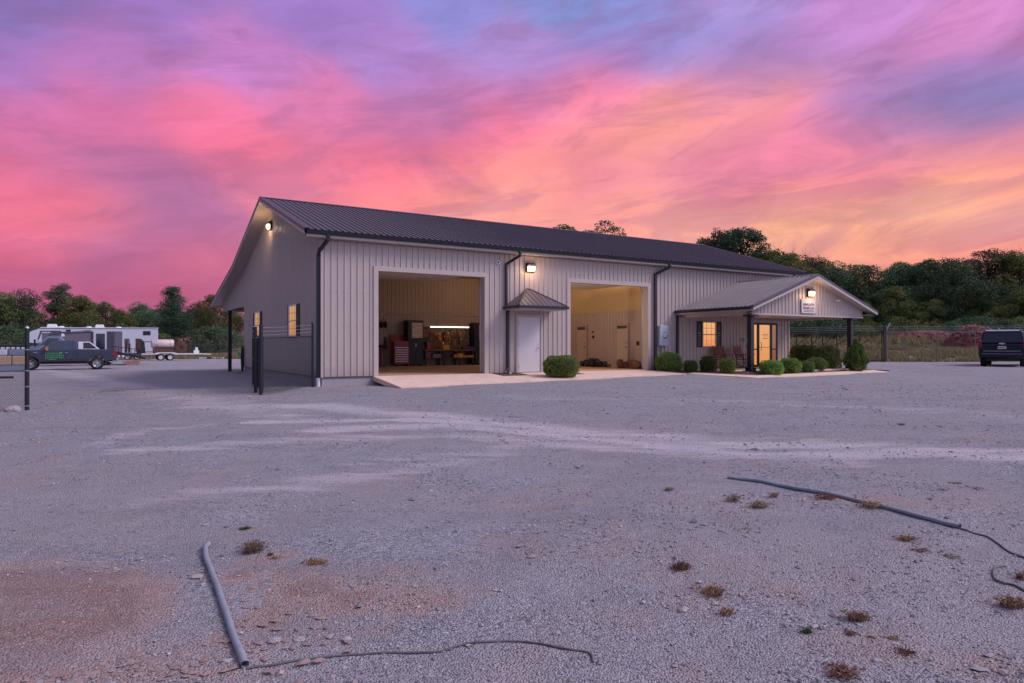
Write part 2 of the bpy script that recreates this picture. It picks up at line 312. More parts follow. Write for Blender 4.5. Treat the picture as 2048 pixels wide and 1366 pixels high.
def ground_mat():
    m, N = new_mat('gravel and clay ground'); tc = N.n('ShaderNodeTexCoord').outputs['Object']
    ma = N.n('ShaderNodeAttribute', attribute_name='mask').outputs['Color']
    sp = N.n('ShaderNodeSeparateColor', {0: ma}); clay, dust, grass = sp.outputs[0], sp.outputs[1], sp.outputs[2]
    v1 = N.n('ShaderNodeTexVoronoi', {'Vector': tc, 'Scale': 72., 'Randomness': 1.})
    v2 = N.n('ShaderNodeTexVoronoi', {'Vector': tc, 'Scale': 150.})
    v3 = N.n('ShaderNodeTexVoronoi', {'Vector': tc, 'Scale': 17.})
    r1 = N.n('ShaderNodeSeparateXYZ', {0: v1.outputs['Color']}); r2 = N.n('ShaderNodeSeparateXYZ', {0: v2.outputs['Color']}); r3 = N.n('ShaderNodeSeparateXYZ', {0: v3.outputs['Color']})
    stone = N.ramp(r1.outputs[0], [(0, (.12, .118, .13)), (.35, (.30, .295, .32)), (.75, (.47, .46, .50)), (1, (.68, .66, .72))])
    fine = N.ramp(r2.outputs[1], [(0, (.17, .16, .175)), (.5, (.365, .345, .365)), (1, (.56, .53, .55))])
    cl = N.noise(tc, 1.1, 5, .6)
    c = N.mix(N.ramp(cl, [(.40, 0.), (.60, 1.)]), fine, stone)
    # a sprinkling of larger grey pieces
    c = N.mix(N.m('MULTIPLY', N.ramp(r3.outputs[1], [(.88, 0.), (.9, 1.)]), N.ramp(v3.outputs['Distance'], [(.20, 1.), (.3, 0.)])), c, (.40, .41, .47))
    broad = N.noise(tc, .16, 5, .6)
    c = N.mix(N.ramp(broad, [(.35, .0), (.7, .32)]), c, (.36, .30, .31))
    mid = N.noise(tc, 2.6, 6, .7)
    c = N.mix(N.m('MULTIPLY', N.ramp(mid, [(.5, 0.), (.7, 1.)]), .35), c, (.16, .15, .165))
    lp = N.noise(tc, .33, 6, .66, dist=.5)
    c = N.mix(N.ramp(lp, [(.46, 0.), (.62, .48)]), c, N.mix(.45, (.49, .40, .40), fine))
    c = N.mix(N.ramp(lp, [(.30, .55), (.44, 0.)]), c, N.mix(.5, (.40, .42, .50), stone))
    # clay breaks through
    clc = N.mix(N.noise(tc, 7., 6, .7), (.33, .18, .135), (.60, .41, .35))
    clc = N.mix(N.ramp(clay, [(.85, 0.), (1.15, .75)]), clc, (.33, .175, .13))
    clc = N.mix(N.m('MULTIPLY', N.ramp(r1.outputs[1], [(.62, 0.), (.7, 1.)]), .5), clc, stone)
    cm = N.ramp(N.m('ADD', clay, N.m('MULTIPLY', N.m('SUBTRACT', N.noise(tc, 3.5, 6, .75), .5), .9)), [(.38, 0.), (.72, .85)])
    c = N.mix(cm, c, clc)
    c = N.mix(N.ramp(N.noise(tc, .9, 7, .72), [(.52, 0.), (.66, .60)]), c, N.mix(.35, clc, fine))
    # pale dust packed by wheels
    du = N.n('ShaderNodeVectorMath', {0: tc, 1: (ct*.30, -st*.30, 0)}, operation='DOT_PRODUCT').outputs['Value']; dv = N.n('ShaderNodeVectorMath', {0: tc, 1: (st*2.6, ct*2.6, 0)}, operation='DOT_PRODUCT').outputs['Value']
    mpd = N.n('ShaderNodeCombineXYZ', {0: du, 1: dv, 2: 0.}).outputs[0]
    c = N.mix(N.ramp(N.noise(mpd, .8, 6, .6, dist=.4), [(.46, 0.), (.68, .42)]), c, N.mix(.5, (.50, .43, .45), fine))
    c = N.mix(N.ramp(N.noise(mpd, .55, 5, .6, dist=.3), [(.30, .42), (.48, 0.)]), c, N.mix(.5, (.17, .16, .18), stone))
    dm = N.m('MULTIPLY', N.ramp(N.m('ADD', dust, N.m('MULTIPLY', N.m('SUBTRACT', N.noise(mpd, 1.2, 6, .65), .5), 1.7)), [(.30, 0.), (.80, 1.)]), .72)
    c = N.mix(dm, c, N.mix(.3, (.68, .59, .60), fine))
    # grassy field
    gc = N.mix(N.noise(tc, .9, 6, .7), (.10, .105, .035), (.26, .19, .10))
    gc = N.mix(N.ramp(N.noise(tc, .22, 4, .6), [(.48, 0.), (.62, .8)]), gc, (.16, .085, .06))
    gm = N.ramp(N.m('ADD', grass, N.m('MULTIPLY', N.m('SUBTRACT', N.noise(tc, 1.4, 5, .7), .5), .6)), [(.4, 0.), (.6, 1.)])
    c = N.mix(gm, c, gc)
    h = N.m('ADD', N.m('MULTIPLY', v1.outputs['Distance'], -.7), N.m('ADD', N.m('MULTIPLY', v2.outputs['Distance'], -.25), N.m('MULTIPLY', N.noise(tc, 9., 6, .7), 1.1)))
    h = N.m('MULTIPLY', h, N.m('SUBTRACT', 1., N.m('MULTIPLY', dm, .6)))
    bp = N.n('ShaderNodeBump', {'Height': h, 'Strength': 1., 'Distance': .029}).outputs[0]
    finish(N, N.n('ShaderNodeBsdfPrincipled', {'Base Color': c, 'Roughness': .9, 'Specular IOR Level': .25, 'Normal': bp}).outputs[0]); return m
M['ground'] = ground_mat()
def stone_mat():
    m, N = new_mat('loose stones'); tc = N.n('ShaderNodeTexCoord').outputs['Object']
    ri = N.n('ShaderNodeNewGeometry').outputs['Random Per Island']
    c = N.ramp(ri, [(0, (.15, .145, .16)), (.5, (.30, .29, .32)), (.8, (.40, .37, .38)), (.93, (.46, .33, .28)), (1, (.62, .60, .62))])
    c = N.mix(N.m('MULTIPLY', N.noise(tc, 40., 4), .5), c, (.25, .21, .2))
    finish(N, N.n('ShaderNodeBsdfPrincipled', {'Base Color': c, 'Roughness': .85, 'Specular IOR Level': .3}).outputs[0]); return m
M['stones'] = stone_mat()
M['claychips'] = paint('clay chips', (.30, .205, .185), .9, var=.5, scale=9)
M['rockgrey'] = paint('rock', (.36, .31, .32), .9, var=.4, scale=6, bump=.5, bscale=20)
M['redclay'] = paint('red clay', (.17, .045, .034), .95, var=.7, scale=3.5, bump=1., bscale=9, dirt=(.07, .05, .04))

def leaf_mat(name, a, b, c2, trans=.25):
    m, N = new_mat(name); geo = N.n('ShaderNodeNewGeometry'); oi = N.n('ShaderNodeObjectInfo')
    tc = N.n('ShaderNodeTexCoord').outputs['Object']
    k = N.mix(geo.outputs['Random Per Island'], a, b)
    k = N.mix(N.ramp(N.noise(tc, .45, 3), [(.45, 0.), (.62, .75)]), k, c2)
    hs = N.n('ShaderNodeHueSaturation', {'Color': k, 'Hue': N.m('ADD', .47, N.m('MULTIPLY', oi.outputs['Random'], .045)),
         'Value': N.m('ADD', .65, N.m('MULTIPLY', oi.outputs['Random'], .75)), 'Saturation': .95}).outputs[0]
    d = N.n('ShaderNodeBsdfPrincipled', {'Base Color': hs, 'Roughness': .7, 'Specular IOR Level': .15}).outputs[0]
    t = N.n('ShaderNodeBsdfTranslucent', {'Color': hs}).outputs[0]
    finish(N, N.n('ShaderNodeMixShader', {0: trans, 1: d, 2: t}).outputs[0]); return m
M['leaf'] = leaf_mat('broad leaves', (.070, .115, .036), (.17, .225, .06), (.20, .18, .05), .14)
M['leafb'] = leaf_mat('bluish leaves', (.052, .095, .052), (.115, .18, .082), (.08, .12, .06), .14)
M['needle'] = leaf_mat('pine needles', (.03, .072, .045), (.07, .14, .075), (.04, .10, .055), .22)
M['thinleaf'] = leaf_mat('sparse leaves', (.05, .055, .035), (.10, .09, .05), (.12, .085, .055))
M['hedge'] = leaf_mat('clipped leaves', (.11, .20, .035), (.25, .40, .07), (.28, .38, .08), .28)
M['hedge_dark'] = leaf_mat('dark clipped leaves', (.075, .13, .034), (.16, .24, .06), (.20, .24, .06), .28)
M['core'] = paint('dark foliage core', (.018, .03, .012), .95, var=.5, scale=14, bump=1., bscale=40)
M['bark'] = paint('bark', (.055, .042, .036), .95, var=.4, scale=8, bump=.6)
M['dry'] = leaf_mat('dry weed', (.16, .075, .045), (.27, .14, .09), (.2, .12, .07), .2)
M['paleweed'] = leaf_mat('pale dry weed', (.25, .18, .11), (.36, .26, .17), (.26, .2, .12), .2)
M['greenweed'] = leaf_mat('green weed', (.05, .10, .03), (.09, .15, .04), (.07, .12, .03), .2)
M['grass'] = leaf_mat('field grass', (.15, .15, .05), (.34, .27, .13), (.24, .18, .10), .25)

# ------------------------------------------------------------------ ground
CP = [(-6.5,-23,-.62),(-4,-20,-.62),(0,-17,-.6),(-6,-16,-.6),(-14,-16,-.64),(8,-20,-.5),(20,-20,-.35),(-.3,-.1,-.31),(-2.2,-1,-.44),(-8,-.4,-.67),(-16,0,-.7),(0,-5,-.38),(1.7,-2.7,-.29),
      (5,-2.7,-.245),(9,-2.7,-.205),(12,-2.7,-.15),(14.4,-2.7,-.12),(15.6,-5.25,-.205),(20,-5.3,-.19),(24.6,-5.3,-.16),(10,-9,-.34),(18,-10,-.27),(30,-6.5,.0),(36,0,.02),(27,-1,-.1),(30,8,-.1),(44,-6,.05),
      (0,14,-.32),(0,19,-.41),(8,24,-.4),(-10,33,-.5),(-5,30,-.48),(-10,15,-.55),(0,60,-.45),(-14,60,-.5),(20,50,-.3),(40,30,-.1),(-30,30,-.6)]
CPn = np.array(CP)
def gz(x, y):
    x = np.asarray(x, float); y = np.asarray(y, float); sh = x.shape; x = x.ravel(); y = y.ravel()
    d2 = (x[:, None]-CPn[None, :, 0])**2+(y[:, None]-CPn[None, :, 1])**2
    w = 1/(d2+.25)**1.6; z = (w*CPn[:, 2]).sum(1)/w.sum(1)
    dx = x-CAM.x; dy = y-CAM.y; X = dx*ct-dy*st; Z = dx*st+dy*ct
    u = np.clip((X-8)/14, 0, 1); z = z+u*np.clip(Z-47, 0, 55)*.085          # field climbing to the wood on the right
    z = z+np.clip((4-X)/10, 0, 1)*np.clip(Z-80, 0, 60)*.05
    ins = (x > -.05) & (x < 24.6) & (y > -.02) & (y < 14); z = np.where(ins, np.minimum(z, -.22), z)
    return z.reshape(sh)
def g1(x, y): return float(gz(np.array([x]), np.array([y]))[0])
def gpt(px, py):        # photo point -> point on the ground
    z = -.4
    for _ in range(25): p = at(px, py, z); z = .5*z+.5*g1(p.x, p.y)
    return Vector((p.x, p.y, g1(p.x, p.y)))
def fbm(x, y, s, seed=0.):
    return np.array([mnoise.fractal(Vector((a*s+seed, b*s-seed, seed)), .8, 2.1, 4) for a, b in zip(x, y)])
def axis(pieces):
    out = []
    for a, b, n in pieces: out += list(np.linspace(a, b, n, endpoint=False))
    return np.array(out+[pieces[-1][1]])
xs = axis([(-700, -90, 14), (-90, -30, 30), (-30, -12, 50), (-12, 6, 180), (6, 40, 130), (40, 110, 60), (110, 800, 14)])
ys = axis([(-300, -30, 10), (-30, -23, 20), (-23, -9, 150), (-9, 3, 90), (3, 40, 90), (40, 110, 60), (110, 900, 14)])
GX, GY = np.meshgrid(xs, ys); gx, gy = GX.ravel(), GY.ravel()
gzv = gz(gx, gy)
near = (np.abs(gx+2) < 45) & (gy > -30) & (gy < 45)
n1 = np.zeros_like(gx); n2 = np.zeros_like(gx)
n1[near] = fbm(gx[near], gy[near], .55, 3.3); n2[near] = fbm(gx[near], gy[near], 2.2, 7.7)
dxc = gx-CAM.x; dyc = gy-CAM.y; XC = dxc*ct-dyc*st; ZC = dxc*st+dyc*ct
fl = np.clip((-2.9-gy)/2, 0, 1)*1.0+((gx < -.6)*1.0); fl = np.clip(fl, 0, 1)
gzv = gzv+fl*(n1*.035+n2*.012)
def blob(c, r, a=0, rr=None):      # soft ellipse in ground coordinates
    rr = rr or r; ca, sa = math.cos(a), math.sin(a)
    u = ((gx-c[0])*ca+(gy-c[1])*sa)/r; v = (-(gx-c[0])*sa+(gy-c[1])*ca)/rr
    return np.exp(-(u*u+v*v)*1.1)
clay = np.zeros_like(gx)
for px, py, r, rr, k in [(40,1235,.6,1.1,1.3),(190,1190,.7,.5,1.05),(150,1250,.6,.6,1.3),(60,1320,.5,.5,1.2),(20,1180,.8,.7,1.6),(100,1225,.7,.6,1.7),(200,1160,.4,.4,1.2),(620,1180,.45,.4,1.1),(700,1200,.5,.4,1.0),(540,1230,.25,.3,1.0),(520,1125,.35,.3,.9),(480,1150,.2,.3,1.1),(760,1150,.8,.4,.7),(300,1330,1.0,.35,.75),(600,1150,.45,.35,.8),(560,1110,.3,.3,.7),(820,1200,.75,.55,.75),(700,1260,.6,.3,.6),(640,1180,.3,.3,.5),(1560,1180,.35,.5,.6),(1750,1290,.7,.5,.6),(1180,1240,.4,.3,.35),(1350,1350,.6,.3,.5),
        (1720,1000,.9,.35,.85),(1850,1010,1.4,.5,.6),(1990,1000,1.2,.6,.5),(1520,925,.6,.4,.6),(1400,1030,.3,.2,.35),(900,905,1.6,.5,.4),(100,915,.9,.25,.6),(300,880,.8,.2,.5),(1100,830,2.2,.7,.4),(1420,840,1.6,.6,.45),(1960,1330,.5,.3,.6),(1600,1110,.5,.3,.45),(20,1120,.5,.3,.4)]:
    p = gpt(px, py); clay = np.maximum(clay, k*blob(p, r, -.55, rr))
dust = np.zeros_like(gx)
for pts, w, k in [([(380,815),(620,812),(900,835),(1200,868),(1500,888),(2048,905)], .8, .75), ([(640,860),(900,850),(1200,880),(1480,905),(2048,915)], .45, .85), ([(1000,910),(700,960),(300,1000)], .5, .5),
                  ([(60,735),(200,760),(330,790),(560,830)], 1.1, .55), ([(250,905),(600,880),(900,872),(1300,900),(1700,925)], .5, .6), ([(500,845),(800,838),(1150,858)], .4, .8), ([(700,930),(960,905),(1080,880)], .35, .5), ([(180,890),(300,860),(420,850)], .35, .55), ([(1000,795),(1400,800),(2000,830)], .9, .45)]:
    P = [gpt(*q) for q in pts]
    for a, b in zip(P[:-1], P[1:]):
        L = (b-a).length; t = np.clip(((gx-a.x)*(b.x-a.x)+(gy-a.y)*(b.y-a.y))/(L*L), 0, 1)
        d = np.hypot(gx-(a.x+t*(b.x-a.x)), gy-(a.y+t*(b.y-a.y))); dust = np.maximum(dust, k*np.exp(-(d/w)**2))
grass = np.zeros_like(gx)
grass = np.maximum(grass, ((XC > 12) & (ZC > 44.5))*1.0); grass = np.maximum(grass, ((XC <= 12) & (ZC > 78))*1.0)
grass = np.maximum(grass, ((XC > -60) & (ZC > 110))*1.0)
gp = gpt(248, 781); grass = np.maximum(grass, .56*blob(gp, 1.7, -.2, .8))
me = bpy.data.meshes.new('ground'); nx, ny = len(xs), len(ys)
idx = np.arange(nx*ny).reshape(ny, nx)
fc = np.stack([idx[:-1, :-1], idx[:-1, 1:], idx[1:, 1:], idx[1:, :-1]], -1).reshape(-1, 4)
me.from_pydata(np.stack([gx, gy, gzv], 1).tolist(), [], fc.tolist()); me.materials.append(M['ground'])
at_ = me.color_attributes.new('mask', 'FLOAT_COLOR', 'POINT')
at_.data.foreach_set('color', np.stack([clay, dust, grass, np.ones_like(gx)], 1).astype(np.float32).ravel())
me.polygons.foreach_set('use_smooth', [True]*len(fc))
go = bpy.data.objects.new('ground', me); C.objects.link(go); tag(go, 'grey gravel yard with pale wheel tracks and red clay patches', 'ground', kind='structure')

rnd = random.Random(11)
def inside_hard(x, y):
    return (-.2 < x < 25 and y > -.1 and y < 21) or (1.6 < x < 14.6 and -2.8 < y) and y < 0 or (14 < x < 25 and -5.4 < y < 0)
# loose stones
def octa(mb_v, mb_f, p, sx, sy, sz, rz, r):
    o = len(mb_v); c, s = math.cos(rz), math.sin(rz)
    for (a, b, d) in ((1,0,0),(0,1,0),(-1,0,0),(0,-1,0),(0,0,1),(.7,.7,.5),(-.7,-.6,.5)):
        a *= sx*r.uniform(.7, 1.2); b *= sy*r.uniform(.7, 1.2); d *= sz*r.uniform(.7, 1.2)
        mb_v.append((p[0]+a*c-b*s, p[1]+a*s+b*c, p[2]+d-.15*sz))
    mb_f += [(o+0, o+5, o+4), (o+5, o+1, o+4), (o+1, o+2, o+4), (o+2, o+6, o+4), (o+6, o+3, o+4), (o+3, o+0, o+4), (o, o+1, o+5), (o+2, o+3, o+6)]
vs, fs = [], []
cand = []
for i in range(52000):
    Z = 2.2+22*rnd.random()**1.9; u = rnd.uniform(-1.05, 1.05)*.86*Z
    x = CAM.x+u*ct+Z*st; y = CAM.y-u*st+Z*ct
    if inside_hard(x, y): continue
    cand.append((x, y, Z))
ca = np.array(cand); czz = gz(ca[:, 0], ca[:, 1]); cn1 = fbm(ca[:, 0], ca[:, 1], .55, 3.3); cn2 = fbm(ca[:, 0], ca[:, 1], 2.2, 7.7); cn3 = fbm(ca[:, 0], ca[:, 1], .9, 12.1)
CL = gpt(70, 1240); CL2 = gpt(560, 1130)
for (x, y, Z), z, a, b, c3 in zip(cand, czz, cn1, cn2, cn3):
    if c3 < -.15 and rnd.random() < .6: continue
    if ((x-CL.x)**2+(y-CL.y)**2 < .8 or (x-CL2.x)**2+(y-CL2.y)**2 < .12) and rnd.random() < .85: continue
    s = (.0034+.0048*rnd.random()**2)*(1+.085*Z)*(1.5 if c3 > .3 else 1)
    if rnd.random() < .012: s *= 2.3
    octa(vs, fs, (x, y, z+a*.035+b*.012+.3*s), s*rnd.uniform(.8, 1.4), s, s*rnd.uniform(.35, .8), rnd.uniform(0, 6.3), rnd)
me = bpy.data.meshes.new('gravel'); me.from_pydata(vs, [], fs); me.materials.append(M['stones'])
o = bpy.data.objects.new('gravel', me); C.objects.link(o); tag(o, 'loose grey gravel scattered over the yard', 'gravel', kind='stuff')
# flat clay chips in the bottom-left corner and behind the bent conduit
vs, fs = [], []
for (px, py, n, sp) in [(120,1290,420,.42),(260,1330,260,.45),(60,1340,160,.3),(350,1230,120,.35),(490,1160,60,.16),(470,1180,40,.12)]:
    c0 = gpt(px, py)
    for i in range(n):
        x, y = c0.x+rnd.gauss(0, sp), c0.y+rnd.gauss(0, sp*.6); s = rnd.uniform(.008, .028)
        octa(vs, fs, (x, y, g1(x, y)+.008), s*1.6, s, s*.28, rnd.uniform(0, 6.3), rnd)
me = bpy.data.meshes.new('clay_chips'); me.from_pydata(vs, [], fs); me.materials.append(M['claychips'])
o = bpy.data.objects.new('clay_chips', me); C.objects.link(o); tag(o, 'flat reddish clay chips lying in the front left corner of the yard', 'clay chips', kind='stuff')

# ------------------------------------------------------------------ pavements
def strip_sheet(name, mat, quads, thick, label, cat='pavement'):
    mb = MB()
    for q in quads:
        b = [(x, y, z-thick) for x, y, z in q]; mb.add(q+b, [(0, 1, 2, 3), (7, 6, 5, 4), (0, 4, 5, 1), (1, 5, 6, 2), (2, 6, 7, 3), (3, 7, 4, 0)])
    return tag(mb.build(name, mat), label, cat, kind='structure')
xa = [1.80, 4.1, 6.55, 7.8, 10.1, 12.4, 14.42]; ez = lambda x: -.262+(x-1.75)/12.67*.175
qs = []
for a, b in zip(xa[:-1], xa[1:]):
    a2, b2 = a+.004, b-.004
    if a == 6.55:   # mulch pocket beside the downspout
        qs.append([(a2, -2.6, ez(a)), (b2, -2.6, ez(b)), (b2, -.95, ez(b)*.95/2.6), (a2, -.95, ez(a)*.95/2.6)])
    else: qs.append([(a2, -2.6, ez(a)), (b2, -2.6, ez(b)), (b2, -.003, 0), (a2, -.003, 0)])
strip_sheet('apron', M['concrete'], qs, .16, 'pale concrete apron sloping from the two garage doors to the gravel')
strip_sheet('front_walk', M['concrete'], [[(14.43, -2.6, -.088), (15.6, -5.15, -.185), (16.15, -4.75, -.12), (14.95, -2.45, -.06)], [(15.6, -5.15, -.185), (20, -5.15, -.165), (20, -4.5, -.10), (16.15, -4.75, -.12)],
    [(20.008, -5.15, -.165), (24.7, -5.1, -.14), (24.7, -4.4, -.07), (20.008, -4.5, -.10)]], .14, 'pale concrete walk curving round the planted bed to the porch')
strip_sheet('porch_floor', M['concrete'], [[(16.5, -4.0, 0), (24.4, -4.0, 0), (24.4, -.003, 0), (16.5, -.003, 0)]], .2, 'concrete floor under the porch roof')
strip_sheet('mulch_bed', M['mulch'], [[(14.45, -2.45, -.075), (15.05, -2.5, -.075), (16.498, -2.5, -.05), (16.498, -.003, -.05)], [(14.45, -2.45, -.075), (16.498, -.003, -.05), (15.1, -.003, -.05), (14.45, -.3, -.05)],
    [(15.05, -2.5, -.075), (16.2, -4.72, -.13), (16.498, -4.02, -.06), (16.498, -2.5, -.052)], [(16.2, -4.72, -.13), (20, -4.48, -.115), (24.6, -4.38, -.085), (24.4, -4.01, -.06)], [(16.2, -4.72, -.13), (24.4, -4.01, -.06), (20, -4.01, -.06), (16.498, -4.01, -.06)],
    [(24.42, -4.3, -.09), (26.2, -4.3, -.10), (26.0, -2.6, -.08), (24.42, -2.6, -.06)]], .1, 'dark mulch bed round the porch shrubs', 'flower bed')
strip_sheet('mulch_pocket', M['mulch'], [[(6.56, -.94, -.09), (7.79, -.94, -.08), (7.79, -.004, -.02), (6.56, -.004, -.02)]], .1, 'small dark mulch patch at the foot of the middle downspout', 'flower bed')
strip_sheet('mulch_strip', M['mulch'], [[(8.95, -1.15, -.055), (10.2, -1.15, -.052), (10.2, -.10, .006), (8.95, -.10, .006)]], .06, 'narrow mulch strip under the round shrub by the white door', 'flower bed')

# ------------------------------------------------------------------ building
B = thing('workshop_building', 'long beige ribbed metal workshop with dark roof, two open garage bays and a porch', 'building')
PITCH = .2286
def rib_profile(L, pitch=PITCH, h=.02):
    pts = [(0., 0.)]; k = 0
    while True:
        u = k*pitch+.08; k += 1
        if u+.06 > L: break
        pts += [(u, 0.), (u+.018, h), (u+.040, h), (u+.058, 0.)]
        for m in (.075, .125):
            if u+.058+m+.02 < L: pts += [(u+.058+m-.008, 0.), (u+.058+m, .003), (u+.058+m+.008, 0.)]
    pts.append((L, 0.)); out = []
    for p in pts:
        if not out or p[0] > out[-1][0]+1e-5: out.append(p)
    return out
def ribbed_wall(name, mat, org, ud, nd, L, zb, zt, openings, parent, pitch=PITCH, h=.028, label=None):
    """vertical ribbed sheet; zb, zt: functions of u; openings (u0,u1,z0,z1)"""
    prof = rib_profile(L, pitch, h); us = [p[0] for p in prof]; hs = [p[1] for p in prof]
    cuts = sorted(set(us+[q for o in openings for q in o[:2] if 0 < q < L]))
    org, ud, nd = Vector(org), Vector(ud), Vector(nd); mb = MB()
    for a, b in zip(cuts[:-1], cuts[1:]):
        if b-a < 1e-6: continue
        ha, hb = np.interp(a, us, hs), np.interp(b, us, hs); m = (a+b)/2
        spans = [(None, None)]
        ops = sorted([(o[2], o[3]) for o in openings if o[0] < m < o[1]])
        lo_a, lo_b = zb(a), zb(b); segs = []
        for z0, z1 in ops:
            if z0 > max(lo_a, lo_b)+1e-4: segs.append((lo_a, lo_b, z0, z0))
            lo_a = lo_b = z1
        segs.append((lo_a, lo_b, zt(a), zt(b)))
        for la, lb, ta, tb in segs:
            P = lambda u, hh, z: org+ud*u+nd*hh+Vector((0, 0, z))
            mb.add([P(a, ha, la), P(b, hb, lb), P(b, hb, tb), P(a, ha, ta)], [(0, 1, 2, 3)])
    o = mb.build(name, mat, parent, fix=False)
    if label: o['label'] = label
    return o
LB, WB, WT = 24.45, 13.9, 4.63
D1, D2, DH = (1.99, 6.26), (10.33, 14.60), 3.70
ops = [(D1[0], D1[1], -.1, DH), (D2[0], D2[1], -.1, DH), (7.76, 8.86, -.1, 2.24), (18.05, 18.97, 1.0, 2.21), (21.35, 23.5, -.1, 2.23)]
ribbed_wall('wall', M['siding'], (0, 0, 0), (1, 0, 0), (0, -1, 0), LB, lambda u: -.005, lambda u: WT, ops, B, label='beige ribbed front wall')
RY, RZ, OE = 6.83, 7.25, .38
def roofz(y):
    if y <= RY: return RZ-(RY-y)*.325
    if y <= 13.53: return RZ-(y-RY)*.325
    return RZ-(13.53-RY)*.325-(y-13.53)*.209
# gable wall: u runs along +Y; main part to the ground, lean-to part above z 3.1
w1, w2 = (3.23, 4.39), (9.88, 11.04)
ribbed_wall('wall', M['siding_gable'], (0, 0, 0), (0, 1, 0), (-1, 0, 0), 20.6, lambda u: -.005 if u < 13.95 else 3.08, lambda u: roofz(u)-.13, [(w1[0], w1[1], 1.43, 2.63), (w2[0], w2[1], 1.43, 2.63)], B, label='grey ribbed gable wall')
ribbed_wall('wall', M['siding_gable'], (LB, 0, 0), (0, 1, 0), (1, 0, 0), 20.6, lambda u: -.005 if u < 13.95 else 3.08, lambda u: roofz(u)-.13, [], B)
ribbed_wall('wall', M['siding_gable'], (0, 13.95, 0), (1, 0, 0), (0, 1, 0), LB, lambda u: -.005, lambda u: 4.85, [], B)
# thickness behind the cladding
mb = MB()
for a, b, z0, z1 in [(.02, D1[0]-.1, 0, WT), (D1[1]+.1, 7.7, 0, WT), (8.92, D2[0]-.1, 0, WT), (D2[1]+.1, 15.4, 0, WT), (D1[0]-.1, D1[1]+.1, DH+.1, WT), (D2[0]-.1, D2[1]+.1, DH+.1, WT), (7.7, 8.92, 2.3, WT), (.02, LB-.02, WT+.001, 4.91)]:
    mb.box(a, b, .012, .15, z0, z1)
mb.build('wall_lining', M['liner'], B)
# foundation
mb = MB(); mb.box(.01, LB-.01, .012, 13.94, -.75, -.008); mb.build('foundation', M['foundation'], B)
mb = MB(); mb.box(.03, 15.38, .0135, 11.3, -.1, -.0); mb.box(15.38, LB-.03, .0135, 13.9, -.1, -.001); mb.build('shop_floor', M['floor'], B)
# roof
x0, x1 = -.63, 25.46
def ribbed_roof(name, org, ud, sl, L, parent, mat, h=.038, fz=None):
    """sheet: u along ud, from point(u) at lower edge to point(u) at upper edge given by function sl(u)->(lo, hi)"""
    prof = [q for q in rib_profile(L, PITCH, h) if q[1] != .003]; mb = MB(); prev = None
    for u, hh in prof:
        lo, hi, nrm = sl(u); cur = (lo+nrm*hh, hi+nrm*hh)
        if prev and (prev[1]-prev[0]).length+(cur[1]-cur[0]).length > .02: mb.add([prev[0], cur[0], cur[1], prev[1]], [(0, 1, 2, 3)])
        prev = cur
    return mb.build(name, mat, parent, fix=False)
n_f = Vector((0, -.325, 1)).normalized(); n_b = Vector((0, .325, 1)).normalized(); n_l = Vector((0, .209, 1)).normalized()
LR = x1-x0
roof = ribbed_roof('roof', None, None, lambda u: (Vector((x0+u, -OE, roofz(-OE))), Vector((x0+u, RY, RZ)), n_f), LR, B, M['roof'])
roof['label'] = 'dark ribbed front roof slope'
r2 = ribbed_roof('roof', None, None, lambda u: (Vector((x0+u, 13.53, roofz(13.53))), Vector((x0+u, RY, RZ)), n_b), LR, B, M['roof'])
r3 = ribbed_roof('roof', None, None, lambda u: (Vector((x0+u, 20.9, roofz(20.9))), Vector((x0+u, 13.53, roofz(13.53))), n_l), LR, B, M['roof'])
mb = MB()
for s in (-1, 1): mb.add([(x0-.01, RY, RZ+.045), (x1+.01, RY, RZ+.045), (x1+.01, RY+s*.17, RZ-.02), (x0-.01, RY+s*.17, RZ-.02)], [(0, 1, 2, 3)])
mb.build('ridge_cap', M['rooftrim'], roof)
# rake trim (dark cap above a beige board) and sloped soffit
for xx, sg in ((x0, -1), (x1, 1)):
    cap = MB(); brd = MB(); sof = MB()
    ysg = [-OE, RY, 13.53, 20.9]
    for a, b in zip(ysg[:-1], ysg[1:]):
        za, zb_ = roofz(a), roofz(b)
        xi, xo = (xx, xx+sg*.03)
        cap.add([(xo, a, za+.03), (xo, b, zb_+.03), (xo, b, zb_-.10), (xo, a, za-.10), (xi-sg*.14, a, za+.03), (xi-sg*.14, b, zb_+.03), (xi, a, za-.10), (xi, b, zb_-.10)], [(0, 1, 2, 3), (0, 4, 5, 1), (3, 2, 7, 6)])
        brd.add([(xo-sg*.005, a, za-.10), (xo-sg*.005, b, zb_-.10), (xo-sg*.005, b, zb_-.20), (xo-sg*.005, a, za-.20), (xi-sg*.02, a, za-.20), (xi-sg*.02, b, zb_-.20)], [(0, 1, 2, 3), (3, 2, 5, 4)])
        xw = 0 if sg < 0 else LB
        sof.add([(xi, a, za-.19), (xi, b, zb_-.19), (xw, b, zb_-.13), (xw, a, za-.13)], [(0, 1, 2, 3)])
    cap.build('rake_cap', M['rooftrim'], roof, fix=False); brd.build('rake_board', M['trim'], roof, fix=False); sof.build('rake_soffit', M['siding_gable'], roof, fix=False)
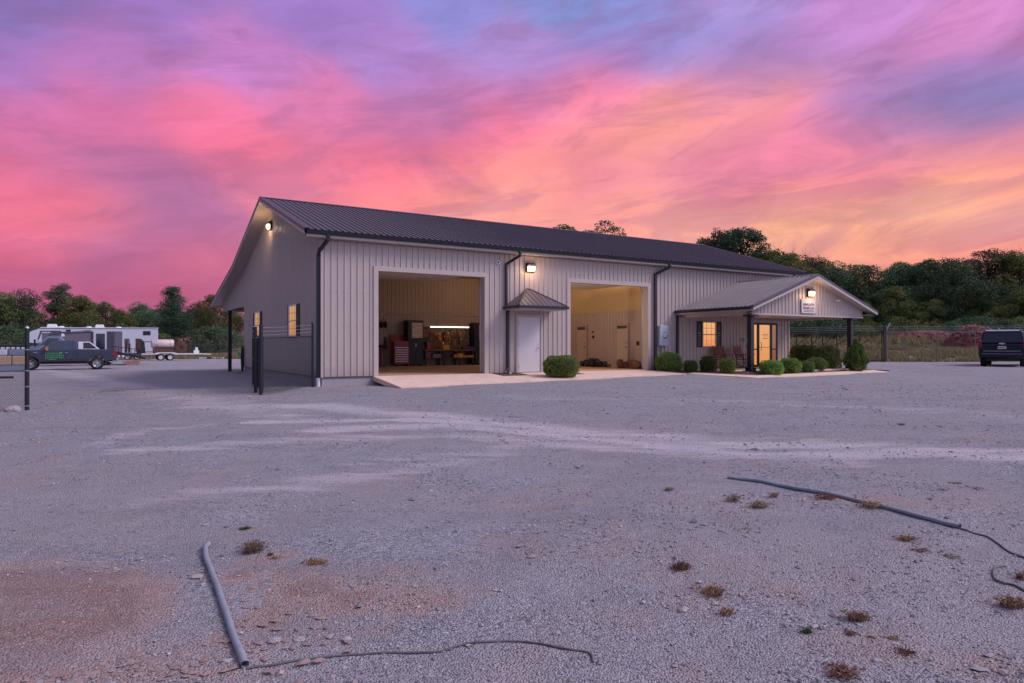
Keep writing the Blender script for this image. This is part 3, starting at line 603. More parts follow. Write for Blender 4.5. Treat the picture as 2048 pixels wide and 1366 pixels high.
# front eave: gutter, board, soffit
ze = roofz(-OE)
mb = MB(); mb.prism([(-OE-.13, ze-.03), (-OE-.02, ze-.03), (-OE-.02, ze-.165), (-OE-.09, ze-.165)], 0, x0+.02, x1+.02); mb.build('gutter', M['dark'], B)
mb = MB(); mb.box(x0+.03, x1-.03, -OE-.018, -OE+.02, ze-.245, ze-.02); mb.build('eave_board', M['trim'], B)
mb = MB(); mb.box(x0+.03, x1-.03, -OE+.021, -.022, ze-.235, ze-.215); mb.build('eave_soffit', M['trim'], B)
mb = MB(); mb.box(x0, x1, 20.86, 20.9, roofz(20.9)-.22, roofz(20.9)-.005); mb.build('eave_board', M['trim'], B)
mb = MB(); mb.box(0.01, LB-.01, 20.3, 20.6, 3.09, 3.5); mb.box(.02, LB-.02, 14.0, 20.3, 3.32, 3.36); mb.build('lean_to_beam', M['siding_gable'], B)
for xx in (.10, 8.2, 16.3, 24.3):
    mb = MB(); mb.box(xx-.09, xx+.09, 18.82, 19.0, -.45, 3.09); mb.build('post', M['dark'], B)
    # carries the lean-to
mb = MB(); mb.box(0.01, LB-.01, 18.80, 19.02, 3.07, 3.2); mb.build('lean_to_header', M['siding_gable'], B)
# corner trims, base trim
for q in ((-.03, .05, -.035, -.022, -.01, WT), (LB-.05, LB+.03, -.035, -.022, -.01, WT), (-.036, -.024, -.02, .07, -.01, WT)): mb = MB(); mb.box(*q); mb.build('corner_trim', M['trim'], B)
for q in ((.05, D1[0]-.2, -.03, -.003, -.02, .012), (15.0, 21.2, -.028, -.003, -.02, .012), (D1[1]+.2, 7.6, -.028, -.003, .0, .012), (-.028, -.003, .1, 13.9, -.02, .012)): mb = MB(); mb.box(*q); mb.build('base_trim', M['rooftrim'], B)
# garage door trims, jambs and opened overhead doors
for (a, b) in (D1, D2):
    t = MB(); t.box(a-.17, a+.0, -.045, .0, 0., DH+.17); t.box(b, b+.17, -.045, .0, 0., DH+.17); t.box(a, b, -.045, .0, DH, DH+.17)
    tr = t.build('door_trim', M['trim'], B)
    j = MB(); j.box(a-.1, a, .0, .30, 0, DH+.1); j.box(b, b+.1, .0, .30, 0, DH+.1); j.box(a, b, .0, .30, DH, DH+.1); j.build('door_jamb', M['trim'], B)
    od = MB()
    for k in range(6): od.box(a+.05, b-.05, .55+k*.62, .55+k*.62+.605, 3.86+.0*k, 3.905)
    odo = od.build('overhead_door', M['white'], B); odo['label'] = 'opened overhead door lying flat above the bay'
    tk = MB()
    for xx in (a-.02, b+.0): tk.tube([(xx, .32, .05), (xx, .32, 3.4), (xx, .45, 3.75), (xx, .75, 3.93), (xx, 4.5, 3.95)], .025, 6); tk.box(xx-.015, xx+.015, 4.4, 4.44, 3.95, 4.84)
    tk.box(a, b, .36, .40, 3.98, 4.03); tk.build('door_track', M['steel'], odo)
# interior
ribbed_wall('inner_wall', M['liner'], (.2, 11.3, 0), (1, 0, 0), (0, -1, 0), 15.2, lambda u: 0, lambda u: 4.85, [], B, h=.014, label='tan ribbed back wall of the left bay')
ribbed_wall('inner_wall', M['liner'], (15.4, .15, 0), (0, 1, 0), (-1, 0, 0), 11.15, lambda u: 0, lambda u: 2.76, [], B, h=.014, label='tan ribbed partition in the right bay')
mb = MB(); mb.box(15.385, 15.45, .15, 11.3, 2.76, 4.85); mb.build('upper_panel', M['plywood'], B)
mb = MB(); mb.box(.05, .2, .15, 13.9, 0, 4.85); mb.box(.2, LB, 11.31, 11.4, 0, 4.85); mb.box(.02, LB-.02, .16, 13.9, 4.86, 4.90); mb.build('ceiling_and_side_lining', M['liner'], B)
for (ya, yb, zt) in ((5.45, 6.21, 2.06), (2.18, 2.99, 2.06)):
    mb = MB(); mb.box(15.33, 15.375, ya, yb, 0.01, zt); d = mb.build('inner_door', M['idoor'], B)
    mb = MB(); mb.box(15.31, 15.378, ya-.09, ya-.003, 0, zt+.09); mb.box(15.31, 15.378, yb+.003, yb+.09, 0, zt+.09); mb.box(15.31, 15.378, ya-.003, yb+.003, zt+.003, zt+.09); mb.build('door_frame', M['liner'], d)
    mb = MB(); mb.box(15.322, 15.334, ya+.05, yb-.05, zt-.16, zt-.02); mb.build('door_closer', M['rooftrim'], d)
    mb = MB(); mb.tube([(15.33, ya+.09, 1.0), (15.27, ya+.09, 1.0)], .028, 10); mb.build('handle', M['dark'], d); mb = MB(); mb.tube([(15.33, ya+.09, 1.2), (15.31, ya+.09, 1.2)], .025, 10); mb.build('deadbolt', M['dark'], d)
mb = MB(); mb.tube([(.25, 11.26, .6), (.3, 11.26, 2.6), (.45, 11.26, 2.76), (15.2, 11.26, 2.76)], .02, 6); mb.build('wall_conduit', M['steel'], B)
for q in ((15.34, 15.38, 1.40, 1.55, 1.08, 1.28), (15.35, 15.38, 4.86, 4.94, 1.74, 1.82), (15.355, 15.38, 4.80, 4.95, 1.45, 1.58)): mb = MB(); mb.box(*q); mb.build('switch_box', M['dark'], B)

# lean-to: hose, etc come later. pedestrian door
mb = MB(); mb.box(7.79, 8.83, -.03, .04, .02, 2.21); pd = mb.build('entry_door', M['door'], B, bevel=.004); pd['label'] = 'plain white steel door under the small canopy'
mb = MB(); mb.box(7.68, 7.785, -.06, .05, 0, 2.30); mb.box(8.835, 8.94, -.06, .05, 0, 2.30); mb.box(7.785, 8.835, -.06, .05, 2.215, 2.30); mb.build('door_frame', M['trim'], pd)
for z in (.25, 1.1, 1.95): mb = MB(); mb.box(7.80, 7.825, -.048, -.03, z-.06, z+.06); mb.build('hinge', M['steel'], pd)
mb = MB(); mb.tube([(8.74, -.03, 1.0), (8.74, -.085, 1.0)], .02, 10); mb.lathe([(0, -.05), (.03, -.045), (.036, -.02), (.03, 0)], 'Y', Matrix.Translation((8.74, -.085, 1.0)), 12); mb.build('handle', M['chrome'], pd); mb = MB(); mb.tube([(8.74, -.03, 1.14), (8.74, -.045, 1.14)], .026, 10); mb.build('deadbolt', M['chrome'], pd)
mb = MB()
for q in (0, 1): mb.box(8.27+q*.05, 8.285+q*.05, -.032, -.0305, 1.84, 1.87); mb.box(8.26+q*.05, 8.295+q*.05, -.032, -.0305, 1.85, 1.856)
mb.build('door_number', M['ink'], pd)
# small hipped canopy
cx0, cx1, cy_, cz = 7.14, 9.35, -1.16, 2.60
ap = Vector(((cx0+cx1)/2-.06, -.02, 3.33)); ap2 = Vector(((cx0+cx1)/2+.06, -.02, 3.33))
can = MB()
def rib_tri(mb, A, Bp, T1, T2, n, h=.018):     # lower edge A-B, upper points T1,T2; ribs running straight up the slope
    nr = (Bp-A).cross(T1-A).normalized(); nr = nr if nr.z > 0 else -nr
    ed = (Bp-A).normalized()
    mb.add([A, Bp, T2, T1], [(0, 1, 2, 3)])
    L = (Bp-A).length; up = nr.cross(ed); up = up if up.z > 0 else -up
    for k in range(1, n):
        p = A+ed*(L*k/n)
        # height to the sloping side
        def top(t, pe, pt):
            d = (pt-pe); den = d.dot(ed)
            return None if abs(den) < 1e-6 else d.dot(up)*((p-pe).dot(ed))/den
        c = [q for q in (top(0, A, T1), top(0, Bp, T2)) if q and q > 0]; hmax = (T1-A).dot(up)
        q = min(c+[hmax]); w = ed*.016
        mb.add([p-w, p+w, p+w+up*q, p-w+up*q, p+nr*h, p+nr*h+up*q], [(0, 4, 5, 3), (4, 1, 2, 5)])
a, b, c, d = Vector((cx0, -.02, cz)), Vector((cx0, cy_, cz)), Vector((cx1, cy_, cz)), Vector((cx1, -.02, cz))
rib_tri(can, b, c, ap, ap2, 10); rib_tri(can, a, b, ap, ap, 5); rib_tri(can, c, d, ap2, ap2, 5)
cano = can.build('canopy', M['roof'], B, fix=False)
mb = MB()
for p, q in ((b, ap), (c, ap2)): mb.tube([p+Vector((0, 0, .012)), q+Vector((0, 0, .012))], .03, 6)
mb.tube([ap+Vector((0, 0, .01)), ap2+Vector((0, 0, .01))], .035, 6); mb.build('hip_cap', M['rooftrim'], cano)
mb = MB(); mb.box(cx0-.06, cx1+.06, cy_-.06, cy_+.03, cz-.10, cz+.0); mb.box(cx0-.06, cx0+.03, cy_+.03, -.03, cz-.10, cz-.002); mb.box(cx1-.03, cx1+.06, cy_+.03, -.03, cz-.10, cz-.002); mb.build('canopy_gutter', M['dark'], cano)
mb = MB(); mb.box(cx0+.031, cx1-.031, cy_+.031, -.03, cz-.15, cz-.03); mb.build('canopy_soffit', M['trim'], cano)
# downspouts
def spout(pts, r=.05, label=None):
    mb = MB()
    for p, q in zip(pts[:-1], pts[1:]):
        p, q = Vector(p), Vector(q); d = (q-p).normalized(); a = Vector((0, 1, 0)) if abs(d.y) < .7 else Vector((0, 0, 1)); b = d.cross(a).normalized(); a = b.cross(d)
        p = p-d*r*.6; q = q+d*r*.6
        c = [p+a*i*r*.8+b*j*r for i, j in ((-1, -1), (1, -1), (1, 1), (-1, 1))]+[q+a*i*r*.8+b*j*r for i, j in ((-1, -1), (1, -1), (1, 1), (-1, 1))]
        mb.add(c, [(0, 1, 2, 3), (4, 5, 6, 7), (0, 1, 5, 4), (1, 2, 6, 5), (2, 3, 7, 6), (3, 0, 4, 7)])
    return mb.build('downspout', M['dark'], B, bevel=.012)
spout([(.10, -.44, 4.72), (.10, -.42, 4.60), (-.07, -.02, 4.28), (-.085, .10, 4.1), (-.085, .10, -.02)], .058)
spout([(7.62, -.43, 4.72), (7.62, -.42, 4.58), (7.20, -.085, 4.25), (7.20, -.085, 2.62)]); spout([(7.26, -.085, 2.48), (7.26, -.085, .18), (7.30, -.14, .02)])
spout([(15.55, -.43, 4.72), (15.55, -.42, 4.60), (15.0, -.085, 4.28), (15.0, -.085, -.02)], .058)
spout([(16.37, -.09, 2.6), (16.37, -.09, 0)]); spout([(24.3, -.43, 4.72), (24.3, -.085, 4.3), (24.3, -.085, 4.0)])
# windows
def window(u0, u1, z0, z1, ax, off, lit, sl, sr):
    """ax 0: on the front wall (normal -y), ax 1: on the gable wall (normal -x, u along y)"""
    def bx(mb, a, b, d0, d1, c, e):
        if ax == 0: mb.box(a, b, -d1, -d0, c, e)
        else: mb.box(-d1, -d0, a, b, c, e)
        return mb
    w = .045
    mb = MB(); bx(mb, u0-.02, u0+w, -.03, .05, z0-.02, z1+.02); bx(mb, u1-w, u1+.02, -.03, .05, z0-.02, z1+.02); bx(mb, u0+w, u1-w, -.03, .05, z1-w, z1+.02); bx(mb, u0+w, u1-w, -.03, .055, z0-.03, z0+w)
    zm = (z0+z1)/2-.01; bx(mb, u0+w, u1-w, -.02, .04, zm-.02, zm+.025)
    f = mb.build('window', M['trim'] if ax == 0 else M['rooftrim'] if False else M['white'], B)
    mb = MB(); n = 3
    for i in range(1, n): u = u0+(u1-u0)*i/n; bx(mb, u-.007, u+.007, .004, .014, zm+.026, z1-w-.001)
    for zz in (zm+(z1-zm)/2,): bx(mb, u0+w, u1-w, .004, .015, zz-.007, zz+.007)
    for i in range(1, n): u = u0+(u1-u0)*i/n; bx(mb, u-.005, u+.005, .004, .012, z0+w+.001, zm-.021)
    bx(mb, u0+w, u1-w, .004, .013, (z0+zm)/2-.005, (z0+zm)/2+.005)
    mb.build('muntins', M['tan'], f)
    mb = MB(); bx(mb, u0+w-.01, u1-w+.01, -.012, .002, z0+.03, z1-.03); mb.build('pane', lit, f)
    for (a, b) in ((u0-.03-sl, u0-.03), (u1+.03, u1+.03+sr)):
        mb = MB(); zA, zB = z0-.01, z1+.01
        bx(mb, a, a+.05, .022, .05, zA, zB); bx(mb, b-.05, b, .022, .05, zA, zB)
        for q in (zA, (zA+zB)/2-.03, zB-.06): bx(mb, a+.05, b-.05, .022, .048, q, q+.06)
        if b-a > .15:
            k = int((zB-zA-.1)/.045)
            for i in range(k):
                q = zA+.07+i*.045
                if abs(q-(zA+zB)/2) > .05 and q < zB-.07: bx(mb, a+.05, b-.05, .022, .036, q, q+.03)
        mb.build('shutter', M['dark'], f)
    return f
window(18.05, 18.97, 1.0, 2.21, 0, 0, M['winlit'], .34, .34)
window(w1[0], w1[1], 1.43, 2.63, 1, 0, M['winlit_side'], .40, .14)
window(w2[0], w2[1], 1.43, 2.63, 1, 0, M['winlit_side'], .40, .30)
# glazed entry
mb = MB()
for a, b in ((21.36, 21.42), (21.93, 22.08), (22.92, 23.06), (23.42, 23.49)): mb.box(a, b, -.05, .06, 0.02, 2.22)
for a, b in ((21.42, 21.93), (22.08, 22.92), (23.06, 23.42)): mb.box(a, b, -.048, .058, 2.12, 2.22); mb.box(a, b, -.048, .058, .02, .12 if a < 22 or a > 23 else .20)
for a, b in ((21.42, 21.93), (23.06, 23.42)): mb.box(a, b, -.046, .05, .86, .92)
gd = mb.build('glass_entry', M['dark'], B); gd['label'] = 'bronze framed glass entrance with lit lobby behind'
mb = MB(); mb.box(21.2, 21.355, -.04, .0, 0, 2.36); mb.box(23.495, 23.62, -.04, .0, 0, 2.36); mb.box(21.355, 23.495, -.04, .0, 2.225, 2.36); mb.build('door_surround', M['trim'], gd)
for a, b, z0, z1, mt in ((22.08, 22.92, .2, 2.12, 'doorlit'), (21.42, 21.93, .12, 2.12, 'doorlit'), (23.06, 23.42, .12, 2.12, 'doordim')):
    mb = MB(); mb.box(a-.005, b+.005, .005, .015, z0-.005, z1+.005); mb.build('pane', M[mt], gd)
mb = MB(); mb.tube([(22.14, -.05, .85), (22.14, -.12, .85), (22.14, -.12, 1.22), (22.14, -.05, 1.22)], .013, 6); mb.build('handle', M['dark'], gd); mb = MB(); mb.box(22.08, 22.92, -.03, -.012, .98, 1.005); mb.build('push_bar', M['dark'], gd)
mb = MB(); rr = random.Random(5)
for row, (zz, hh) in enumerate(((1.62, .045), (1.55, .03), (1.42, .05))):
    u = 22.40
    while u < 22.80: w = rr.uniform(.015, .04); mb.box(u, u+w*.6, -.004, .004, zz, zz+hh*rr.uniform(.6, 1)); u += w+.012
mb.build('door_lettering', M['tan'], gd)
# porch roof
PX0, PXM, PX1, PY, PZE, PZR = 16.32, 20.60, 25.08, -4.35, 2.68, 4.20
nl = Vector((-(PZR-PZE)/(PXM-PX0), 0, 1)).normalized(); nr_ = Vector(((PZR-PZE)/(PX1-PXM), 0, 1)).normalized()
pr = ribbed_roof('porch_roof', None, None, lambda u: (Vector((PX0, PY+u, PZE)), Vector((PXM, PY+u, PZR)), nl), -PY-.02, B, M['roof'])
ribbed_roof('roof_slope', None, None, lambda u: (Vector((PX1, PY+u, PZE)), Vector((PXM, PY+u, PZR)), nr_), -PY-.02, pr, M['roof'])
mb = MB(); mb.add([(PXM-.16, PY-.02, PZR-.035), (PXM, PY-.02, PZR+.04), (PXM+.16, PY-.02, PZR-.035), (PXM-.16, -.02, PZR-.035), (PXM, -.02, PZR+.04), (PXM+.16, -.02, PZR-.035)], [(0, 1, 4, 3), (1, 2, 5, 4)]); mb.build('ridge_cap', M['rooftrim'], pr)
mb = MB(); br_ = MB(); so = MB()
for xa_, sgn in ((PX0, 1), (PX1, -1)):
    y = PY-.03
    mb.add([(xa_, y, PZE+.03), (PXM, y, PZR+.03), (PXM, y, PZR-.07), (xa_, y, PZE-.07), (xa_, y+.15, PZE+.03), (PXM, y+.15, PZR+.03)], [(0, 1, 2, 3), (0, 4, 5, 1)])
    br_.add([(xa_, y+.005, PZE-.07), (PXM, y+.005, PZR-.07), (PXM, y+.005, PZR-.19), (xa_, y+.005, PZE-.16), (xa_, y+.03, PZE-.16), (PXM, y+.03, PZR-.19)], [(0, 1, 2, 3), (3, 2, 5, 4)])
    so.add([(xa_, y+.03, PZE-.155), (PXM, y+.03, PZR-.185), (PXM, -3.95, PZR-.185), (xa_, -3.95, PZE-.155)], [(0, 1, 2, 3)])
    so.add([(xa_, y+.03, PZE-.155), (xa_, -.03, PZE-.155), (xa_+sgn*.62, -.03, PZE-.155), (xa_+sgn*.62, y+.03, PZE-.155)], [(0, 1, 2, 3)])
mb.build('rake_cap', M['rooftrim'], pr, fix=False); br_.build('rake_board', M['trim'], pr, fix=False); so.build('rake_soffit', M['trim'], pr, fix=False)
GL = 24.55-16.75
sl_ = (PZR-PZE)/(PXM-PX0)
ribbed_wall('gable_wall', M['siding'], (16.75, -3.95, 0), (1, 0, 0), (0, -1, 0), GL, lambda u: 2.42, lambda u: min(PZE+(16.75+u-PX0)*sl_, PZR-(16.75+u-PXM)*(PZR-PZE)/(PX1-PXM))-.17, [], pr)
mb = MB(); mb.box(16.72, 24.55, -3.985, -3.80, 2.36, 2.425); mb.box(16.72, 16.8, -3.98, -3.96, 2.42, 2.62); mb.build('porch_beam', M['trim'], B)
for xq in (16.62, 24.3): mb = MB(); mb.box(xq, xq+.18, -3.79, -.03, 2.36, 2.50); mb.build('porch_side_beam', M['trim'], B)
mb = MB(); mb.box(16.81, 24.29, -3.79, -.03, 2.46, 2.49); mb.build('porch_ceiling', M['trim'], B)
mb = MB(); mb.box(PX0-.11, PX0-.005, PY, -.03, PZE-.12, PZE-.01); mb.build('gutter', M['dark'], pr); mb = MB(); mb.box(PX0-.004, PX0+.03, PY, -.03, PZE-.20, PZE-.02); mb.build('eave_board', M['trim'], pr)
mb = MB(); mb.box(PX1+.005, PX1+.11, PY, -.03, PZE-.12, PZE-.01); mb.build('gutter', M['dark'], pr)
for xx in (16.74, 23.66):
    mb = MB(); mb.box(xx-.10, xx+.10, -4.0, -3.8, .16, 2.28)
    for z0, z1, w in ((0, .03, .24), (.03, .16, .155), (2.28, 2.36, .22)): mb.box(xx-w, xx+w, -3.9-w, -3.9+w, z0, z1)
    mb.build('porch_post', M['black'], B, bevel=.006)

# ------------------------------------------------------------------ fittings on the building
def wall_lamp(loc, rz, label):
    t = thing('wall_lamp', label, 'wall lamp', loc, rz, 'lit wall lamps on the workshop'); t.scale = (.88, .88, .88)
    mb = MB(); mb.box(-.21, .21, -.10, 0, -.20, .22); mb.prism([(-.10, .22), (-.10, .07), (-.24, .07), (-.20, .15)], 0, -.21, .21); mb.build('housing', M['dark'], t, bevel=.01)
    mb = MB(); mb.prism([(-.101, .069), (-.225, .069), (-.225, -.04), (-.20, -.11), (-.14, -.16), (-.101, -.17)], 0, -.185, .185); mb.build('lens', M['lens'], t, bevel=.02)
    ld = bpy.data.lights.new('lamp_light', 'POINT'); lo = bpy.data.objects.new('lamp_light', ld); C.objects.link(lo); lo.parent = t
    ld.energy = 20; ld.color = (1, .62, .34); ld.shadow_soft_size = .10; lo.location = (0, -.42, -.12)
    return t
wall_lamp((8.32, -.02, 4.17), 0, 'lit floodlight on the front wall above the small canopy')
wall_lamp((20.5, -3.97, 3.40), 0, 'lit floodlight in the porch gable above the white sign')
wall_lamp((-.02, 7.55, 6.22), R(-90), 'lit floodlight under the peak of the left gable')
def cam_dome(loc, label, rz=0):
    t = thing('security_camera', label, 'camera', loc, rz)
    mb = MB(); mb.lathe([(0, -.06), (.07, -.06), (.085, -.04), (.085, 0)], 'Y', None, 16); mb.build('mount', M['white'], t)
    mb = MB(); mb.lathe([(0, -.11), (.03, -.10), (.045, -.06)], 'Y', None, 12); mb.build('lens', M['black'], t)
cam_dome((6.85, -.02, 4.30), 'round white security camera under the eave near the middle downspout')
cam_dome((-.02, 1.0, 4.45), 'small security camera high on the left wall near the corner', R(-90)) if False else None
t = thing('security_camera', 'white bullet camera on the right half of the porch gable', 'camera', (22.45, -3.97, 3.12))
mb = MB(); mb.lathe([(0, -.03), (.045, -.03), (.045, 0)], 'Y', None, 12); mb.tube([(0, -.03, 0), (.02, -.09, .0)], .012, 6); mb.build('mount', M['white'], t)
mb = MB(); mb.tube([(-.09, -.10, -.02), (.10, -.12, .02)], .035, 12); mb.build('body', M['white'], t)
# sign
t = thing('business_sign', 'white square sign with dark and red lettering under the porch gable lamp', 'sign', (20.41, -3.985, 2.81))
mb = MB(); mb.box(-.49, .49, -.03, 0, -.31, .31); mb.build('board', M['signboard'], t)
mb = MB(); mr = MB(); rr = random.Random(3)
for row, (z0, h) in enumerate(((.02, .15), (-.13, .13))):
    u = -.37
    while u < .37:
        w = rr.uniform(.025, .06); hh = h*rr.choice((.65, .65, 1, .8)); k = mr if (row == 0 and -.05 < u < .2) or (row == 1 and .05 < u < .2) else mb
        k.box(u, u+.016, -.034, -.0305, z0, z0+hh); k.box(u+.016, u+w, -.034, -.0305, z0+rr.choice((0, hh*.45, hh-.02)), z0+rr.choice((0, hh*.45, hh-.02))+.018)
        if rr.random() < .6: k.box(u+w-.012, u+w, -.0345, -.0305, z0, z0+h*.62)
        u += w+.022
for zz, a, b in ((-.19, -.3, .3), (-.245, -.34, .34)):
    u = a
    while u < b: w = rr.uniform(.01, .03); mb.box(u, u+w, -.034, -.0305, zz, zz+.022); u += w+.012
mb.box(-.4, .4, -.033, -.0305, .255, .262)
mb.build('lettering', M['ink'], t); mr.build('red_lettering', M['inkred'], t)
t = thing('wall_plaque', 'small cream notice on the porch wall left of the post', 'plaque', (21.1, -.03, 1.27))
mb = MB(); mb.box(-.16, .16, -.02, 0, -.13, .13); mb.build('board', M['plaque'], t); mb = MB(); [mb.box(-.11, .11, -.023, -.0205, z, z+.012) for z in (.05, .01, -.03, -.07)]; mb.build('print', M['rooftrim'], t)
# electric meter
t = thing('electric_meter', 'pale grey electric meter cabinet on the wall right of the second bay', 'electric meter', (15.42, -.025, 1.52))
mb = MB(); mb.box(-.25, .25, -.2, 0, -.46, .46); mb.build('cabinet', M['metergrey'], t, bevel=.012)
mb = MB(); mb.box(-.235, .235, -.212, -.201, -.445, .445); mb.build('cover', M['metergrey'], t)
mb = MB(); mb.lathe([(0, -.13), (.07, -.125), (.09, -.09), (.09, 0)], 'Y', Matrix.Translation((0.02, -.212, -.04)), 18); mb.build('meter_glass', M['steel'], t)
mb = MB(); mb.lathe([(.05, -.02), (.05, 0)], 'Y', Matrix.Translation((0.02, -.325, -.04)), 14); mb.box(-.02, .06, -.345, -.34, -.02, .02); mb.box(-.05, -.02, -.22, -.213, .12, .16); mb.box(.04, .07, -.22, -.213, .11, .17); mb.build('dial', M['black'], t)
mb = MB(); mb.tube([(-.05, -.1, -.46), (-.05, -.1, -.95), (-.1, -.1, -1.1), (-.1, -.1, -1.55)], .03, 8); mb.tube([(-.08, -.1, -.95), (-.25, -.05, -.98)], .015, 6); mb.build('conduit', M['steel'], t)
# coiled hose at the far end of the gable wall
mb = MB()
for k in range(6):
    a = []; r0 = .17+.012*k
    for i in range(25):
        q = 2*math.pi*i/24; a.append((-.10-.02*(k % 3), 13.72+r0*math.sin(q)*1.15, .42+(.56+.02*k)*math.cos(q)))
    mb.tube(a, .022, 6, caps=False)
mb.tube([(-.12, 13.7, -.18), (-.25, 13.6, -.30), (-.55, 13.0, -.33), (-.4, 12.2, -.33)], .02, 6)
t = thing('coiled_hose', 'black hose coiled on the far end of the gable wall', 'hose', (0, 0, 0)); mb.build('hose', M['hose'], t)
mb = MB(); mb.box(-.16, -.02, 13.66, 13.8, .94, 1.02); mb.build('hook', M['steel'], t)
# white drain pipe under the corner downspout
mb = MB(); mb.tube([(-.085, .10, -.42), (-.085, .10, -.03)], .075, 16); mb.tube([(-.085, .10, -.09), (-.085, .10, -.02)], .085, 16)
tag(mb.build('drain_pipe', M['pvc']), 'short white plastic pipe under the corner downspout', 'pipe')
mb = MB(); mb.tube([(7.32, -.16, -.1), (7.32, -.16, .03)], .055, 12); tag(mb.build('drain_pipe', M['pvc']), 'white plastic drain stub in the mulch under the middle downspout', 'pipe')

# rocking chairs
def rocking_chair(loc, rz, label):
    t = thing('rocking_chair', label, 'rocking chair', loc, rz, 'wooden rocking chairs on the porch'); t.scale = (1.08, 1.08, 1.0)
    mb = MB(); mb.box(-.25, .25, -.27, .2, .40, .43)
    for i in range(6): mb.box(-.24+i*.082, -.175+i*.082, -.28, .21, .43, .44)
    mb.build('seat', M['wood'], t)
    mb = MB(); tilt = lambda z: .22+(z-.43)*.28
    for xx in (-.26, .26): mb.tube([(xx, tilt(.2), .2), (xx, tilt(1.08), 1.08)], .022, 6)
    for z in (.5, 1.0): mb.box(-.26, .26, tilt(z)-.012, tilt(z)+.012, z-.03, z+.04)
    for i in range(7): xx = -.2+i*.067; mb.add([(xx-.024, tilt(.5)-.014, .5), (xx+.024, tilt(.5)-.014, .5), (xx+.024, tilt(1.0)-.014, 1.0), (xx-.024, tilt(1.0)-.014, 1.0), (xx-.024, tilt(.5)+.01, .5), (xx+.024, tilt(.5)+.01, .5), (xx+.024, tilt(1.0)+.01, 1.0), (xx-.024, tilt(1.0)+.01, 1.0)], [(0, 1, 2, 3), (7, 6, 5, 4), (0, 3, 7, 4), (1, 5, 6, 2)])
    mb.build('backrest', M['wood'], t)
    for xx in (-.29, .29):
        mb = MB(); mb.box(xx-.045, xx+.045, -.34, .3, .64, .665); mb.build('armrest', M['wood'], t)
        for yy in (-.26, .2): mb = MB(); mb.tube([(xx*.93, yy, .07), (xx*.93, yy, .64)], .02, 6); mb.build('leg', M['wood'], t)
        mb = MB(); pts = [(xx*.93, -.45+.09*i, .03+.16*(((-.45+.09*i)-.02)/.6)**2) for i in range(12)]; mb.tube(pts, .022, 6); mb.build('rocker', M['wood'], t)
    mb = MB(); mb.tube([(-.27, -.26, .22), (.27, -.26, .22)], .014, 6); mb.tube([(-.27, .2, .25), (.27, .2, .25)], .014, 6); mb.build('stretcher', M['wood'], t)
    return t
rocking_chair((18.72, -.70, 0), R(-14), 'reddish wooden rocking chair right under the porch window')
rocking_chair((19.98, -.85, 0), R(6), 'reddish wooden rocking chair nearest the porch post')
mb = MB()
pts = [(21.0, -.35, 0), (20.93, -.33, .5), (20.82, -.32, 1.0), (20.72, -.32, 1.32), (20.5, -.31, 1.42), (20.32, -.3, 1.44)]
mb.tube(pts, [.018, .016, .014, .012, .008, .004], 6)
for i in range(26):
    s = rnd.uniform(.35, 1.); p = Vector(pts[3]).lerp(Vector(pts[5]), rnd.random()) if s > .6 else Vector(pts[1]).lerp(Vector(pts[3]), rnd.random())
    mb.tube([p, p+Vector((rnd.uniform(-.12, .12), rnd.uniform(-.08, .05), rnd.uniform(-.18, .06)))], .005, 4)
t = thing('dry_plant', 'tall withered plant leaning on the porch wall behind the rocking chair', 'dry plant', (0, 0, 0)); mb.build('stem', M['bark'], t)

# ------------------------------------------------------------------ things in the bays
t = thing('tool_chest', 'red rolling tool chest with many drawers by the back wall', 'tool chest', (7.18, 10.8, 0))
mb = MB(); mb.box(-.42, .42, -.25, .25, .1, 1.02); mb.build('lower_cabinet', M['redsteel'], t, bevel=.01)
mb = MB(); mb.box(-.40, .40, -.22, .25, 1.03, 1.30); mb.add([(-.4, .22, 1.3), (.4, .22, 1.3), (.4, .3, 1.66), (-.4, .3, 1.66), (-.4, .25, 1.3), (.4, .25, 1.3), (.4, .33, 1.66), (-.4, .33, 1.66)], [(0, 1, 2, 3), (4, 5, 6, 7), (0, 3, 7, 4), (1, 2, 6, 5), (2, 3, 7, 6)]); mb.build('top_box', M['redsteel'], t)
for k in range(7):
    z = .16+k*.12; mb = MB(); mb.box(-.39, .39, -.262, -.251, z, z+.108); d = mb.build('drawer', M['redsteel'], t); mb = MB(); mb.box(-.36, .36, -.275, -.2625, z+.085, z+.10); mb.build('handle', M['chrome'], d)
for xx in (-.34, .34): mb = MB(); mb.tube([(xx-.02, -.2, .05), (xx+.02, -.2, .05)], .05, 12); mb.build('caster', M['rubber'], t)
def cabinet(loc, label, h=2.42):
    t = thing('steel_cabinet', label, 'cabinet', loc); mb = MB(); mb.box(-.45, .45, -.3, .28, .06, h); mb.build('carcass', M['black'], t, bevel=.008)
    for s in (-1, 1):
        mb = MB(); mb.box(min(0.005*s, .43*s), max(.005*s, .43*s), -.315, -.302, .1, h-.05); d = mb.build('door', M['dark'], t); mb = MB(); mb.box(.03*s-.01, .03*s+.01, -.34, -.316, 1.0, 1.2); mb.build('handle', M['steel'], d)
    return t
cabinet((8.02, 10.95, 0), 'tall black steel cabinet with a calendar, beside the tool chest')
cabinet((12.0, 10.95, 0), 'tall black steel cabinet half hidden behind the right door jamb', 2.35)
t = thing('wall_calendar', 'big paper planner sheet on the front of the black cabinet', 'calendar', (8.1, 10.63, 1.88))
mb = MB(); mb.box(-.3, .3, -.012, 0, -.4, .4); mb.build('sheet', M['paper'], t)
mb = MB()
for i in range(6):
    for j in range(5):
        if rnd.random() < .75: mb.box(-.27+j*.11, -.19+j*.11+rnd.uniform(-.03, 0), -.015, -.0125, -.35+i*.12, -.325+i*.12)
mb.build('print', M['ink'], t)
